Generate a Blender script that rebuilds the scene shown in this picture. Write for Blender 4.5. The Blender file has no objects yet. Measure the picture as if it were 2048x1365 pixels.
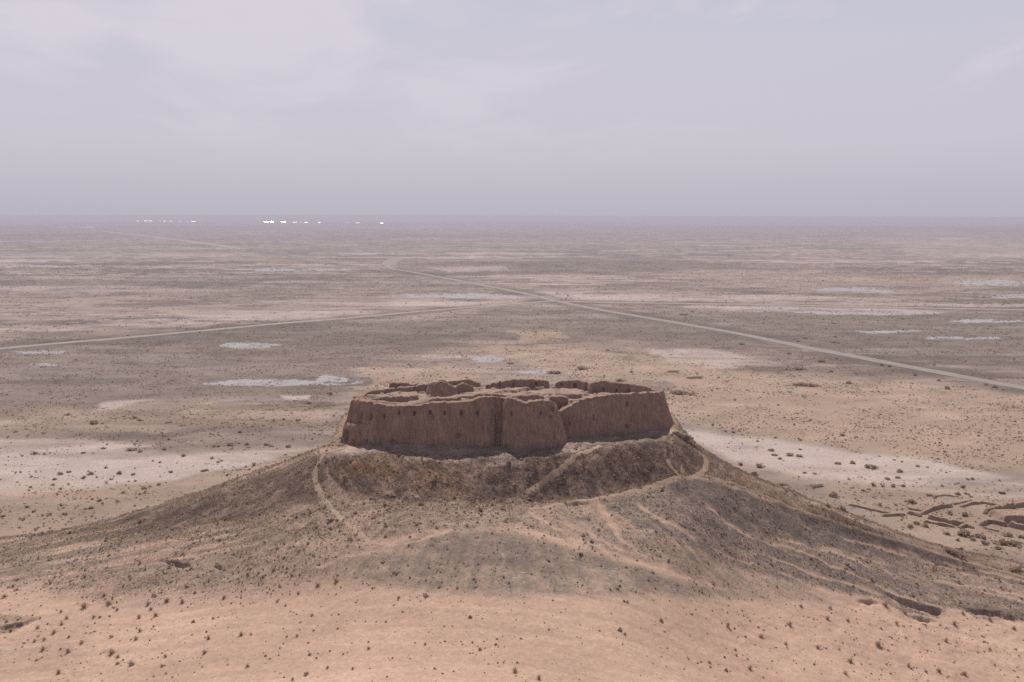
import bpy, math, random
import numpy as np
from mathutils import Matrix, Vector

# ------------------------------------------------------------------ camera, sky, sun, exposure
SC = bpy.context.scene
COL = SC.collection
F = 1991.1            # focal length in pixels of a 2048 px wide frame (35 mm on full frame)
EYE = 107.0           # eye height above the plain
PITCH = math.radians(7.17)
ROLL = 0.00195
R0 = np.array([1.0, 0, 0]); FW = np.array([0, math.cos(PITCH), -math.sin(PITCH)]); U0 = np.array([0, math.sin(PITCH), math.cos(PITCH)])
RT = R0 * math.cos(ROLL) + U0 * math.sin(ROLL)
UP = U0 * math.cos(ROLL) - R0 * math.sin(ROLL)
cam_d = bpy.data.cameras.new('camera'); cam = bpy.data.objects.new('camera', cam_d); COL.objects.link(cam)
cam_d.sensor_width = 36.0; cam_d.lens = F / 2048 * 36.0
cam_d.clip_start = 0.5; cam_d.clip_end = 400000
cam.matrix_world = Matrix(((RT[0], UP[0], -FW[0], 0), (RT[1], UP[1], -FW[1], 0), (RT[2], UP[2], -FW[2], EYE), (0, 0, 0, 1)))
SC.camera = cam

SUN_EL, SUN_AZ = math.radians(53), math.radians(-8)      # azimuth from +Y (view direction), negative = left
sun_dir = Vector((math.sin(SUN_AZ) * math.cos(SUN_EL), math.cos(SUN_AZ) * math.cos(SUN_EL), math.sin(SUN_EL)))
sun_d = bpy.data.lights.new('sun', 'SUN'); sun = bpy.data.objects.new('sun', sun_d); COL.objects.link(sun)
sun_d.energy = 4.8; sun_d.angle = math.radians(0.6); sun_d.color = (1.0, 0.93, 0.86)
sun.location = (-200, 300, 500)
sun.rotation_euler = sun_dir.to_track_quat('Z', 'Y').to_euler()

SKY_STRENGTH = 0.10
W = bpy.data.worlds.new('World'); SC.world = W; W.use_nodes = True
def build_world():
    nt = W.node_tree; N = nt.nodes; L = nt.links; N.clear()
    out = N.new('ShaderNodeOutputWorld'); bg = N.new('ShaderNodeBackground'); bg.inputs['Strength'].default_value = SKY_STRENGTH
    L.new(bg.outputs[0], out.inputs[0])
    sky = N.new('ShaderNodeTexSky'); sky.sky_type = 'NISHITA'; sky.sun_disc = False
    sky.sun_elevation = SUN_EL; sky.sun_rotation = SUN_AZ; sky.altitude = 100; sky.dust_density = 3.0; sky.air_density = 1.2; sky.ozone_density = 1.0
    tc = N.new('ShaderNodeTexCoord')
    sep = N.new('ShaderNodeSeparateXYZ'); L.new(tc.outputs['Generated'], sep.inputs[0])
    def math_(op, a, b=None, clamp=False):
        m = N.new('ShaderNodeMath'); m.operation = op; m.use_clamp = clamp
        for k, s in enumerate((a, b)):
            if s is None: continue
            if isinstance(s, (int, float)): m.inputs[k].default_value = s
            else: L.new(s, m.inputs[k])
        return m.outputs[0]
    # cloud sheet: the direction carried to a flat layer overhead
    den = math_('ADD', math_('MAXIMUM', sep.outputs['Z'], 0.0), 0.10)
    cx = math_('DIVIDE', sep.outputs['X'], den); cy = math_('DIVIDE', sep.outputs['Y'], den)
    comb = N.new('ShaderNodeCombineXYZ'); L.new(cx, comb.inputs[0]); L.new(cy, comb.inputs[1])
    mp = N.new('ShaderNodeMapping'); L.new(comb.outputs[0], mp.inputs[0])
    mp.inputs['Location'].default_value = (3.1, 1.7, 0); mp.inputs['Rotation'].default_value = (0, 0, 0.5); mp.inputs['Scale'].default_value = (0.9, 0.55, 1)
    n1 = N.new('ShaderNodeTexNoise'); n1.inputs['Scale'].default_value = 1.6; n1.inputs['Detail'].default_value = 9; n1.inputs['Roughness'].default_value = 0.55; n1.inputs['Distortion'].default_value = 0.5
    L.new(mp.outputs[0], n1.inputs['Vector'])
    # a brighter bank of cloud left of the view axis, about ten degrees up
    def blob(d, size):
        dot = N.new('ShaderNodeVectorMath'); dot.operation = 'DISTANCE'
        L.new(tc.outputs['Generated'], dot.inputs[0]); dot.inputs[1].default_value = d
        return math_('SUBTRACT', 1.0, math_('DIVIDE', dot.outputs['Value'], size), True)
    def dirv(u, v):
        d = (u - 1024) / F * RT + FW - (v - 682.5) / F * UP
        return tuple(d / np.linalg.norm(d))
    b1 = blob(dirv(520, 20), 0.21); b2 = blob(dirv(900, 190), 0.16); b3 = blob(dirv(110, 20), 0.10)
    bank = math_('MAXIMUM', math_('MAXIMUM', b1, math_('MULTIPLY', b2, 0.7)), b3)
    dens = math_('ADD', math_('MULTIPLY', math_('SUBTRACT', n1.outputs[0], 0.48), 5.0), math_('MULTIPLY', bank, 1.6))
    low = N.new('ShaderNodeMapRange'); low.inputs[1].default_value = 0.03; low.inputs[2].default_value = 0.17; L.new(sep.outputs['Z'], low.inputs[0])
    fac = math_('MULTIPLY', math_('MULTIPLY', math_('SUBTRACT', dens, 0.42), 1.0, True), low.outputs[0])
    # thin veil everywhere, thicker towards the horizon
    veil = N.new('ShaderNodeMixRGB'); veil.inputs[0].default_value = 0.92
    L.new(sky.outputs[0], veil.inputs[1])
    ramp = N.new('ShaderNodeValToRGB'); L.new(sep.outputs['Z'], ramp.inputs[0])
    cr = ramp.color_ramp; cr.elements[0].position = 0.0; cr.elements[0].color = VEIL[0]
    cr.elements[1].position = 0.30; cr.elements[1].color = VEIL[3]
    e = cr.elements.new(0.07); e.color = VEIL[1]
    e = cr.elements.new(0.16); e.color = VEIL[2]
    e = cr.elements.new(0.5); e.color = (0.21, 0.22, 0.28, 1)
    e = cr.elements.new(0.95); e.color = (0.14, 0.15, 0.20, 1)
    sc = N.new('ShaderNodeVectorMath'); sc.operation = 'SCALE'; sc.inputs['Scale'].default_value = 1.0 / SKY_STRENGTH
    L.new(ramp.outputs[0], sc.inputs[0]); L.new(sc.outputs[0], veil.inputs[2])
    cl = N.new('ShaderNodeMixRGB'); L.new(fac, cl.inputs[0]); L.new(veil.outputs[0], cl.inputs[1])
    cl.inputs[2].default_value = tuple(c / SKY_STRENGTH for c in CLOUD) + (1,)
    L.new(cl.outputs[0], bg.inputs['Color'])
VEIL = [(0.505, 0.485, 0.57, 1), (0.585, 0.553, 0.64, 1), (0.585, 0.565, 0.66, 1), (0.48, 0.50, 0.625, 1)]
CLOUD = (0.68, 0.635, 0.71)
build_world()

vs = SC.view_settings
vs.view_transform = 'Standard'; vs.look = 'None'; vs.exposure = 0.0; vs.gamma = 1.0; vs.use_curve_mapping = False
SC.cycles.use_denoising = False
SC.cycles.max_bounces = 6; SC.cycles.volume_bounces = 1; SC.cycles.diffuse_bounces = 3; SC.cycles.transparent_max_bounces = 4
SC.cycles.sample_clamp_indirect = 6.0

# ------------------------------------------------------------------ helpers
rng = np.random.default_rng(7); random.seed(7)

def ray(u, v):
    d = np.multiply.outer((np.asarray(u, float) - 1024) / F, RT) + FW - np.multiply.outer((np.asarray(v, float) - 682.5) / F, UP)
    return d
def at_depth(u, v, y):
    d = ray(u, v); s = y / d[1]
    return np.array([d[0] * s, y, EYE + d[2] * s])
def at_height(u, v, z):
    d = ray(u, v); s = (z - EYE) / d[2]
    return np.array([d[0] * s, d[1] * s, z])
def to_pix(x, y, z):
    dz = z - EYE
    a = x * RT[0] + y * RT[1] + dz * RT[2]; b = x * UP[0] + y * UP[1] + dz * UP[2]; c = x * FW[0] + y * FW[1] + dz * FW[2]
    c = np.where(c > 1, c, 1)
    return 1024 + F * a / c, 682.5 - F * b / c

def _hash(ix, iy, seed):
    h = (ix.astype(np.int64) * 374761393 + iy.astype(np.int64) * 668265263 + seed * 974634521) & 0xFFFFFFFF
    h = ((h ^ (h >> 13)) * 1274126177) & 0xFFFFFFFF
    h = ((h ^ (h >> 16)) * 2246822519) & 0xFFFFFFFF
    return ((h ^ (h >> 15)) & 0xFFFFFF) / float(0xFFFFFF)
def vnoise(x, y, seed=0):
    x = np.asarray(x, float); y = np.asarray(y, float)
    ix = np.floor(x); iy = np.floor(y); fx = x - ix; fy = y - iy
    fx = fx * fx * fx * (fx * (fx * 6 - 15) + 10); fy = fy * fy * fy * (fy * (fy * 6 - 15) + 10)
    a = _hash(ix, iy, seed); b = _hash(ix + 1, iy, seed); c = _hash(ix, iy + 1, seed); d = _hash(ix + 1, iy + 1, seed)
    return (a + (b - a) * fx) * (1 - fy) + (c + (d - c) * fx) * fy
def fbm(x, y, seed=0, oct=4, gain=0.5):
    s = 0; amp = 1; tot = 0
    for k in range(oct):
        s = s + amp * vnoise(x * 2 ** k + 17.3 * k, y * 2 ** k - 9.1 * k, seed + k); tot += amp; amp *= gain
    return s / tot * 2 - 1
def smooth(a, b, x):
    t = np.clip((x - a) / (b - a), 0, 1); return t * t * (3 - 2 * t)
def pchip(xk, yk, x):
    h = np.diff(xk); d = np.diff(yk) / h
    m = np.zeros_like(yk)
    w1 = 2 * h[1:] + h[:-1]; w2 = h[1:] + 2 * h[:-1]
    ok = d[:-1] * d[1:] > 0
    with np.errstate(divide='ignore', invalid='ignore'):
        mm = (w1 + w2) / (w1 / d[:-1] + w2 / d[1:])
    m[1:-1] = np.where(ok, mm, 0); m[0] = d[0]; m[-1] = d[-1]
    i = np.clip(np.searchsorted(xk, x) - 1, 0, len(h) - 1)
    t = (x - xk[i]) / h[i]; t = np.clip(t, 0, 1); hh = h[i]
    return (yk[i] * (1 + 2 * t) * (1 - t) ** 2 + m[i] * hh * t * (1 - t) ** 2 + yk[i + 1] * t * t * (3 - 2 * t) + m[i + 1] * hh * t * t * (t - 1))

def mesh_from(name, verts, faces_flat, nper, attrs=None, smooth_shade=True):
    """faces_flat: (n, nper) int array"""
    me = bpy.data.meshes.new(name)
    verts = np.ascontiguousarray(verts, dtype=np.float32); f = np.ascontiguousarray(faces_flat, dtype=np.int32)
    me.vertices.add(len(verts)); me.vertices.foreach_set('co', verts.ravel())
    me.loops.add(f.size); me.loops.foreach_set('vertex_index', f.ravel())
    me.polygons.add(len(f)); me.polygons.foreach_set('loop_start', np.arange(0, f.size, nper, dtype=np.int32))
    me.polygons.foreach_set('use_smooth', np.full(len(f), smooth_shade, dtype=bool))
    for k, arr in (attrs or {}).items():
        if arr.ndim == 2:
            a = me.attributes.new(k, 'FLOAT_COLOR', 'POINT')
            c = np.ones((len(verts), 4), np.float32); c[:, :3] = arr; a.data.foreach_set('color', c.ravel())
        else:
            a = me.attributes.new(k, 'FLOAT', 'POINT'); a.data.foreach_set('value', arr.astype(np.float32))
    me.update(calc_edges=True); me.validate()
    return me
def link(name, me, mat=None, parent=None, loc=None):
    o = bpy.data.objects.new(name, me); COL.objects.link(o)
    if mat and len(me.materials) == 0: me.materials.append(mat)
    if parent is not None: o.parent = parent
    if loc is not None: o.location = loc
    return o
def tag(o, label, cat, group=None):
    o['label'] = label; o['category'] = cat
    if group: o['group'] = group
    return o
def structure(o): o['kind'] = 'structure'; return o

# ------------------------------------------------------------------ materials
def mat_new(name):
    m = bpy.data.materials.new(name); m.use_nodes = True
    N = m.node_tree.nodes; b = N['Principled BSDF']; b.inputs['Specular IOR Level'].default_value = 0.15
    return m, N, m.node_tree.links, b
def noise_node(N, L, vec, scale, detail=4, rough=0.6):
    n = N.new('ShaderNodeTexNoise'); n.inputs['Scale'].default_value = scale; n.inputs['Detail'].default_value = detail; n.inputs['Roughness'].default_value = rough
    L.new(vec, n.inputs['Vector']); return n.outputs[0]
def ramp_node(N, L, fac, stops):
    r = N.new('ShaderNodeValToRGB'); L.new(fac, r.inputs[0]); cr = r.color_ramp
    while len(cr.elements) < len(stops): cr.elements.new(0.5)
    for e, (p, c) in zip(cr.elements, stops): e.position = p; e.color = tuple(c) + (1,) if len(c) == 3 else c
    return r.outputs[0]
def mixc(N, L, a, b, fac, mode='MIX'):
    m = N.new('ShaderNodeMixRGB'); m.blend_type = mode
    for k, s in ((0, fac), (1, a), (2, b)):
        if isinstance(s, (int, float)): m.inputs[k].default_value = s
        elif isinstance(s, tuple): m.inputs[k].default_value = s + (1,) if len(s) == 3 else s
        else: L.new(s, m.inputs[k])
    return m.outputs[0]

def ground_material():
    m, N, L, b = mat_new('desert_ground')
    col = N.new('ShaderNodeAttribute'); col.attribute_name = 'Col'
    peb = N.new('ShaderNodeAttribute'); peb.attribute_name = 'peb'
    geo = N.new('ShaderNodeNewGeometry'); P = geo.outputs['Position']
    n_a = noise_node(N, L, P, 0.9, 6, 0.7); n_b = noise_node(N, L, P, 3.5, 3, 0.6); n_c = noise_node(N, L, P, 0.05, 5, 0.6)
    var = ramp_node(N, L, n_a, [(0.30, (0.86, 0.86, 0.86)), (0.70, (1.13, 1.13, 1.13))])
    c = mixc(N, L, col.outputs['Color'], var, 1.0, 'MULTIPLY')
    var2 = ramp_node(N, L, n_c, [(0.30, (0.88, 0.87, 0.87)), (0.70, (1.10, 1.10, 1.10))])
    c = mixc(N, L, c, var2, 1.0, 'MULTIPLY')
    n_d = noise_node(N, L, P, 1.3, 3, 0.65)
    spk = ramp_node(N, L, n_b, [(0.42, (0.34, 0.32, 0.31)), (0.51, (0.98, 0.98, 0.98)), (0.64, (1.55, 1.50, 1.46))])
    spd = ramp_node(N, L, n_d, [(0.36, (0.45, 0.43, 0.42)), (0.48, (1.0, 1.0, 1.0)), (0.66, (1.35, 1.32, 1.30))])
    spk = mixc(N, L, spk, spd, 1.0, 'MULTIPLY')
    c2 = mixc(N, L, c, spk, 1.0, 'MULTIPLY')
    c = mixc(N, L, c, c2, peb.outputs['Fac'])
    L.new(c, b.inputs['Base Color']); b.inputs['Roughness'].default_value = 0.95
    bp = N.new('ShaderNodeBump'); bp.inputs['Strength'].default_value = 0.5; bp.inputs['Distance'].default_value = 0.12
    L.new(n_a, bp.inputs['Height']); L.new(bp.outputs[0], b.inputs['Normal'])
    return m
def clay_material(name, base, dark, streak=True):
    m, N, L, b = mat_new(name)
    geo = N.new('ShaderNodeNewGeometry')
    mp = N.new('ShaderNodeMapping'); L.new(geo.outputs['Position'], mp.inputs[0]); mp.inputs['Scale'].default_value = (1, 1, 0.16 if streak else 1)
    n1 = noise_node(N, L, mp.outputs[0], 1.6, 6, 0.65); n2 = noise_node(N, L, geo.outputs['Position'], 0.25, 4, 0.6); n3 = noise_node(N, L, geo.outputs['Position'], 5.0, 4, 0.6)
    c = ramp_node(N, L, n1, [(0.34, dark), (0.58, base), (0.72, tuple(k * 1.18 for k in base))])
    if streak:
        mp2 = N.new('ShaderNodeMapping'); L.new(geo.outputs['Position'], mp2.inputs[0]); mp2.inputs['Scale'].default_value = (1, 1, 0.06)
        n4 = noise_node(N, L, mp2.outputs[0], 2.6, 5, 0.7)
        c = mixc(N, L, c, ramp_node(N, L, n4, [(0.38, (0.62, 0.58, 0.56)), (0.50, (1.0, 1.0, 1.0)), (0.68, (1.22, 1.20, 1.18))]), 0.42, 'MULTIPLY')
    v = ramp_node(N, L, n2, [(0.3, (0.82, 0.80, 0.79)), (0.7, (1.15, 1.13, 1.12))]); c = mixc(N, L, c, v, 1.0, 'MULTIPLY')
    v = ramp_node(N, L, n3, [(0.3, (0.85, 0.85, 0.85)), (0.7, (1.12, 1.12, 1.12))]); c = mixc(N, L, c, v, 1.0, 'MULTIPLY')
    L.new(c, b.inputs['Base Color']); b.inputs['Roughness'].default_value = 0.95
    bp = N.new('ShaderNodeBump'); bp.inputs['Strength'].default_value = 0.7; bp.inputs['Distance'].default_value = 0.15
    ad = N.new('ShaderNodeMath'); ad.operation = 'ADD'; L.new(n1, ad.inputs[0]); L.new(n3, ad.inputs[1]); L.new(ad.outputs[0], bp.inputs['Height'])
    L.new(bp.outputs[0], b.inputs['Normal'])
    return m
def simple_material(name, stops, scale, rough=0.9, metal=0.0):
    m, N, L, b = mat_new(name)
    geo = N.new('ShaderNodeNewGeometry')
    c = ramp_node(N, L, noise_node(N, L, geo.outputs['Position'], scale, 4, 0.6), stops)
    L.new(c, b.inputs['Base Color']); b.inputs['Roughness'].default_value = rough; b.inputs['Metallic'].default_value = metal
    return m
def plant_material(name, stops, scale, trans):
    m = simple_material(name, stops, scale); N = m.node_tree.nodes; L = m.node_tree.links; b = N['Principled BSDF']
    t = N.new('ShaderNodeBsdfTranslucent'); L.new(b.inputs['Base Color'].links[0].from_socket, t.inputs['Color'])
    mx = N.new('ShaderNodeMixShader'); mx.inputs[0].default_value = trans
    L.new(b.outputs[0], mx.inputs[1]); L.new(t.outputs[0], mx.inputs[2]); L.new(mx.outputs[0], N['Material Output'].inputs['Surface'])
    return m
M_GROUND = ground_material()
M_CLAY = clay_material('mud_brick', (0.325, 0.218, 0.165), (0.225, 0.146, 0.108))
M_RUBBLE = clay_material('rubble_earth', (0.35, 0.255, 0.208), (0.24, 0.168, 0.132), False)
M_RUIN = clay_material('ruin_earth', (0.36, 0.25, 0.195), (0.26, 0.172, 0.13), False)
M_SHRUB = plant_material('dry_shrub', [(0.3, (0.29, 0.205, 0.145)), (0.5, (0.38, 0.275, 0.20)), (0.72, (0.48, 0.36, 0.255))], 0.8, 0.58)
M_GREEN = plant_material('olive_shrub', [(0.3, (0.24, 0.18, 0.13)), (0.55, (0.32, 0.245, 0.18)), (0.75, (0.40, 0.31, 0.225))], 0.5, 0.55)
M_GRASS = plant_material('dry_grass', [(0.3, (0.30, 0.20, 0.135)), (0.7, (0.46, 0.33, 0.225))], 1.5, 0.5)
M_STONE = simple_material('dark_stone', [(0.3, (0.23, 0.16, 0.118)), (0.7, (0.37, 0.265, 0.20))], 2.0)
M_ROAD = simple_material('road_gravel', [(0.3, (0.22, 0.186, 0.164)), (0.7, (0.285, 0.243, 0.214))], 0.2)
M_TRACK = simple_material('dirt_track', [(0.3, (0.25, 0.205, 0.172)), (0.7, (0.33, 0.274, 0.232))], 0.2)
M_PATH = simple_material('trodden_sand', [(0.3, (0.29, 0.20, 0.145)), (0.7, (0.38, 0.27, 0.195))], 0.6)
M_ROOF = simple_material('shiny_roof', [(0.3, (0.75, 0.76, 0.78)), (0.7, (0.85, 0.86, 0.87))], 0.05, 0.28, 1.0)
M_WALLW = simple_material('white_wall', [(0.3, (0.70, 0.70, 0.70)), (0.7, (0.80, 0.80, 0.80))], 0.05, 0.7)

# ------------------------------------------------------------------ terrain: fortress hill, saddle, plain
# tracks across the land, each a list of (pixel column, pixel row, forward depth): they fix the relief of the near side of the hill
T_CREST = [(-150, 1088, 262), (0, 1078, 258), (130, 1062, 255), (300, 1020, 253), (500, 950, 252), (600, 914, 251), (660, 893, 250), (745, 889, 247.2), (850, 889, 246), (1000, 893, 246), (1078, 892, 246.5), (1140, 876, 251), (1254, 868, 256), (1345, 856, 263), (1372, 872, 263), (1400, 895, 262.5), (1500, 950, 262), (1600, 992, 262), (1700, 1030, 262), (1850, 1085, 260), (2048, 1130, 258), (2250, 1165, 255)]
T_SHELF = [(-150, 1092, 258), (0, 1082, 254), (130, 1067, 250), (300, 1027, 247.5), (500, 960, 246), (600, 925, 245), (660, 903, 244), (745, 905, 240.5), (850, 918, 238), (1000, 917, 237), (1078, 914, 236.5), (1140, 902, 240.5), (1254, 889, 247), (1345, 882, 254.5), (1372, 888, 256), (1400, 905, 257.5), (1500, 957, 257.5), (1600, 998, 257.5), (1700, 1036, 257.5), (1850, 1091, 256), (2048, 1136, 254), (2250, 1171, 251)]
T_FOOT = [(-150, 1112, 253.4), (0, 1104, 247), (130, 1092, 241), (300, 1062, 237), (500, 1020, 232), (640, 1003, 228), (745, 1000, 226), (850, 1005, 225), (1000, 1010, 224), (1140, 1000, 228), (1280, 984, 236), (1345, 966, 241), (1400, 957, 246), (1500, 1000, 247.5), (1600, 1040, 249.5), (1700, 1076, 251.5), (1850, 1122, 251), (2048, 1172, 244.8), (2250, 1205, 244.7)]
T_MID = [(-150, 1165, 234.5), (0, 1155, 229.8), (300, 1120, 220.8), (500, 1095, 215), (745, 1085, 206), (1000, 1082, 204), (1140, 1080, 207), (1345, 1068, 218), (1500, 1088, 230.8), (1700, 1145, 234), (1850, 1182, 236.3), (2048, 1220, 234.4), (2250, 1250, 234.8)]
T_RAMP = [(-150, 1260, 207.5), (0, 1250, 203), (300, 1223, 198.5), (500, 1205, 194.5), (850, 1190, 186.5), (1000, 1190, 186), (1250, 1192, 189), (1500, 1205, 207), (1700, 1215, 219), (1850, 1237, 224), (2048, 1262, 226.6), (2250, 1290, 226.6)]
T_FRAME = [(-150, 1365, 184), (0, 1365, 178), (300, 1365, 170), (500, 1365, 163.6), (1024, 1365, 157), (1250, 1365, 161), (1500, 1365, 174), (1700, 1365, 184), (1850, 1365, 194), (2048, 1365, 202), (2250, 1365, 208)]
def track(T):
    P = np.array([at_depth(*t) for t in T]); az = np.arctan2(P[:, 0], P[:, 1]); r = np.hypot(P[:, 0], P[:, 1])
    return az, r, P[:, 2]
AZ_IN = np.radians(33.0)
az_in = np.linspace(-AZ_IN, AZ_IN, 1340)
az_l = np.radians(np.linspace(-180, -33, 50)[:-1]); az_r = np.radians(np.linspace(33, 180, 50)[1:])
AZ = np.concatenate([az_l, az_in, az_r])
r_near = np.concatenate([[0.0, 1.2, 2.5, 4, 6, 9, 12, 14, 17], np.linspace(20, 148, 40)])
r_mid = np.arange(150, 345, 0.34)
q = np.linspace(1 / 345.0, 1 / 120000.0, 440); r_far = 1 / q
RR = np.concatenate([r_near, r_mid, r_far, [200000.0]])
def crestlike(az, T, what):
    a, r, z = track(T); o = np.argsort(a); return pchip(a[o], (r if what == 'r' else z)[o], np.clip(az, a.min(), a.max()))
azc = np.clip(AZ, -np.radians(32), np.radians(32))
KN = []
for T in (T_FRAME, T_RAMP, T_MID, T_FOOT, T_SHELF, T_CREST):
    KN.append((crestlike(azc, T, 'r'), crestlike(azc, T, 'z')))
r_c, z_c = KN[-1]
def u_az(u): d = ray(u, 870); return math.atan2(d[0], d[1])
infort = smooth(u_az(655), u_az(700), azc) * (1 - smooth(u_az(1330), u_az(1375), azc))
half = 17 + 0 * azc
r_p = r_c + 3.5 + infort * (288 - r_c - 3.5)
z_p = z_c - 0.6 * (1 - infort) + infort * (50.2 - z_c)
r_f = r_p + z_p / 0.50 + 4
one = np.ones_like(AZ)
rk = np.array([0 * one, 2.5 * one, 14 * one, 60 * one, 112 * one] + [k[0] for k in KN] + [r_p, r_f, r_f + 60, 400000 * one])
zk = np.array([105 * one, 104.9 * one, 84 * one, 54 * one, 37 * one] + [k[1] for k in KN] + [z_p, 0 * one, 0 * one, 0 * one])
ZG = np.zeros((len(AZ), len(RR)))
for i in range(len(AZ)):
    ZG[i] = pchip(rk[:, i], zk[:, i], np.minimum(RR, 399999))
XG = np.outer(np.sin(AZ), RR); YG = np.outer(np.cos(AZ), RR)
UG, VG = to_pix(XG, YG, ZG)
hill = smooth(0.15, 2.5, ZG) * (RR[None, :] > 120)          # 1 on the hill and its ramp, 0 on the plain
# banks: short broken steps whose steep side faces the camera
BANKS = [((325, 1123), (383, 1133), 1.4, 1.6), ((1766, 1183), (1882, 1217), 2.0, 4.0), ((1838, 1207), (1884, 1222), 1.4, 3.0), ((1905, 1212), (2040, 1238), 1.1, 3.0), ((-14, 1259), (80, 1238), 1.2, 3.0), ((427, 1128), (446, 1134), 0.9, 1.8), ((1712, 1203), (1757, 1206), 1.0, 2.0), ((1815, 1229), (1872, 1241), 1.1, 3.0), ((1130, 1011), (1185, 1006), 0.8, 1.6)]
def grid_height(x, y):
    a = np.arctan2(x, y); r = np.hypot(x, y)
    ia = np.clip(np.searchsorted(AZ, a) - 1, 0, len(AZ) - 2); ir = np.clip(np.searchsorted(RR, r) - 1, 0, len(RR) - 2)
    fa = np.clip((a - AZ[ia]) / (AZ[ia + 1] - AZ[ia]), 0, 1); fr = np.clip((r - RR[ir]) / (RR[ir + 1] - RR[ir]), 0, 1)
    return (ZG[ia, ir] * (1 - fa) + ZG[ia + 1, ir] * fa) * (1 - fr) + (ZG[ia, ir + 1] * (1 - fa) + ZG[ia + 1, ir + 1] * fa) * fr
HIT_R = np.concatenate([np.arange(125, 600, 0.5), np.geomspace(600, 60000, 1500)])
def hit(u, v):
    d = ray(u, v); hd = math.hypot(d[0], d[1])
    x = d[0] / hd * HIT_R; y = d[1] / hd * HIT_R; z = EYE + d[2] / hd * HIT_R
    below = np.nonzero(z <= grid_height(x, y))[0]
    i = below[0] if len(below) else len(HIT_R) - 1
    return np.array([x[i], y[i], grid_height(x[i:i + 1], y[i:i + 1])[0]])
for (pa_, pb_, dep, rampl) in BANKS:
    ca, cb = hit(*pa_), hit(*pb_); c = (ca + cb) / 2; w = abs(cb[0] - ca[0]); sl = (cb[1] - ca[1]) / (cb[0] - ca[0])
    m = (np.abs(XG - c[0]) < w + 3) & (np.abs(YG - c[1]) < w + 10)
    dx = XG[m] - c[0]; dy = YG[m] - c[1] - dx * sl - fbm(XG[m] * 0.5, YG[m] * 0.0 + 3, 31, 3) * 0.7
    al = np.clip(1 - np.abs(dx / (w * 0.56)) ** 1.7, 0, 1) * (0.75 + 0.5 * vnoise(XG[m] * 0.8, YG[m] * 0.2, 33))
    prof = np.where(dy > 0, np.exp(-(dy / 0.25) ** 2), np.clip(1 + dy / rampl, 0, 1) ** 1.4)
    ZG[m] -= dep * al * prof
# relief of small scale
near = np.exp(-np.maximum(RR - 500, 0) / 500)[None, :] * (RR > 100)[None, :]
slope_rough = hill * smooth(150, 225, YG)
mid = slice(0, len(RR))
ZG += near * (1 - hill) * (0.9 * fbm(XG / 38, YG / 38, 3, 4) * smooth(330, 420, RR)[None, :] + 0.12 * fbm(XG / 4, YG / 4, 5, 3))
ZG += hill * near * (0.35 * fbm(XG / 16, YG / 16, 8, 3) + 0.10 * fbm(XG / 2.2, YG / 2.2, 9, 3))
ZG += slope_rough * 0.42 * fbm(XG / 2.6, YG / 3.5, 12, 4) * (1 - 0.7 * smooth(1055, 1080, VG) * (VG < 1250))
# shallow gullies down the right flank and front
GULL = [[(1200, 1008), (1215, 1035), (1240, 1075), (1290, 1110), (1340, 1145)], [(1275, 1008), (1325, 1042), (1400, 1085), (1450, 1108), (1540, 1138), (1620, 1165)],
        [(1395, 1003), (1450, 1045), (1520, 1080), (1600, 1100), (1660, 1130), (1760, 1172), (1880, 1216)], [(1640, 1092), (1720, 1112), (1800, 1138), (1910, 1165), (2048, 1192)],
        [(1780, 1092), (1900, 1130), (2048, 1160)], [(1060, 1025), (1120, 1060), (1200, 1095), (1300, 1130), (1450, 1180)], [(1880, 1160), (1960, 1182), (2048, 1205)], [(640, 1130), (720, 1110), (820, 1085), (900, 1060)], [(1690, 1078), (1800, 1108), (1900, 1138), (2048, 1177)], [(1480, 1100), (1560, 1120), (1640, 1152), (1760, 1187)], [(1110, 1040), (1170, 1062), (1230, 1092), (1330, 1132)], [(1560, 1078), (1680, 1108), (1790, 1150)]]
PATHS = [([(692, 897), (655, 905), (638, 925), (630, 950), (635, 975), (650, 1005), (680, 1035), (715, 1065), (745, 1090)], 1.15, 'path'),
         ([(1200, 893), (1180, 902), (1150, 915), (1120, 945), (1085, 970), (1050, 990)], 1.15, 'path'),
         ([(1060, 1022), (1110, 1010), (1160, 1003), (1240, 992), (1290, 980), (1340, 962), (1397, 951), (1412, 932), (1408, 914), (1397, 906)], 1.15, 'path'),
         ([(1397, 951), (1440, 962), (1480, 976), (1600, 1022), (1700, 1056), (1850, 1100), (2048, 1156)], 0.7, 'path'),
         ([(1335, 920), (1343, 938), (1362, 955)], 1.0, 'path')]
def polyline_world(pts, step=0.5):
    P = np.array([hit(*p) for p in pts])[:, :2]
    # Catmull-Rom through the points
    out = []
    for i in range(len(P) - 1):
        p0 = P[max(i - 1, 0)]; p1 = P[i]; p2 = P[i + 1]; p3 = P[min(i + 2, len(P) - 1)]
        n = max(2, int(np.linalg.norm(p2 - p1) / step))
        t = np.linspace(0, 1, n, endpoint=False)[:, None]
        out.append(0.5 * (2 * p1 + (p2 - p0) * t + (2 * p0 - 5 * p1 + 4 * p2 - p3) * t ** 2 + (3 * p1 - p0 - 3 * p2 + p3) * t ** 3))
    out.append(P[-1:]); return np.concatenate(out)
def dist_to_line(px, py, line):
    d = np.full(px.shape, 1e9)
    for a, b in zip(line[:-1], line[1:]):
        ab = b - a; l2 = max(ab @ ab, 1e-9)
        t = np.clip(((px - a[0]) * ab[0] + (py - a[1]) * ab[1]) / l2, 0, 1)
        d = np.minimum(d, (px - a[0] - t * ab[0]) ** 2 + (py - a[1] - t * ab[1]) ** 2)
    return np.sqrt(d)
hm = (hill > 0.3) & (np.abs(AZ)[:, None] < AZ_IN) & (RR[None, :] > 148)
hx, hy = XG[hm], YG[hm]
gully_mask = np.zeros(hx.shape)
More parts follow.
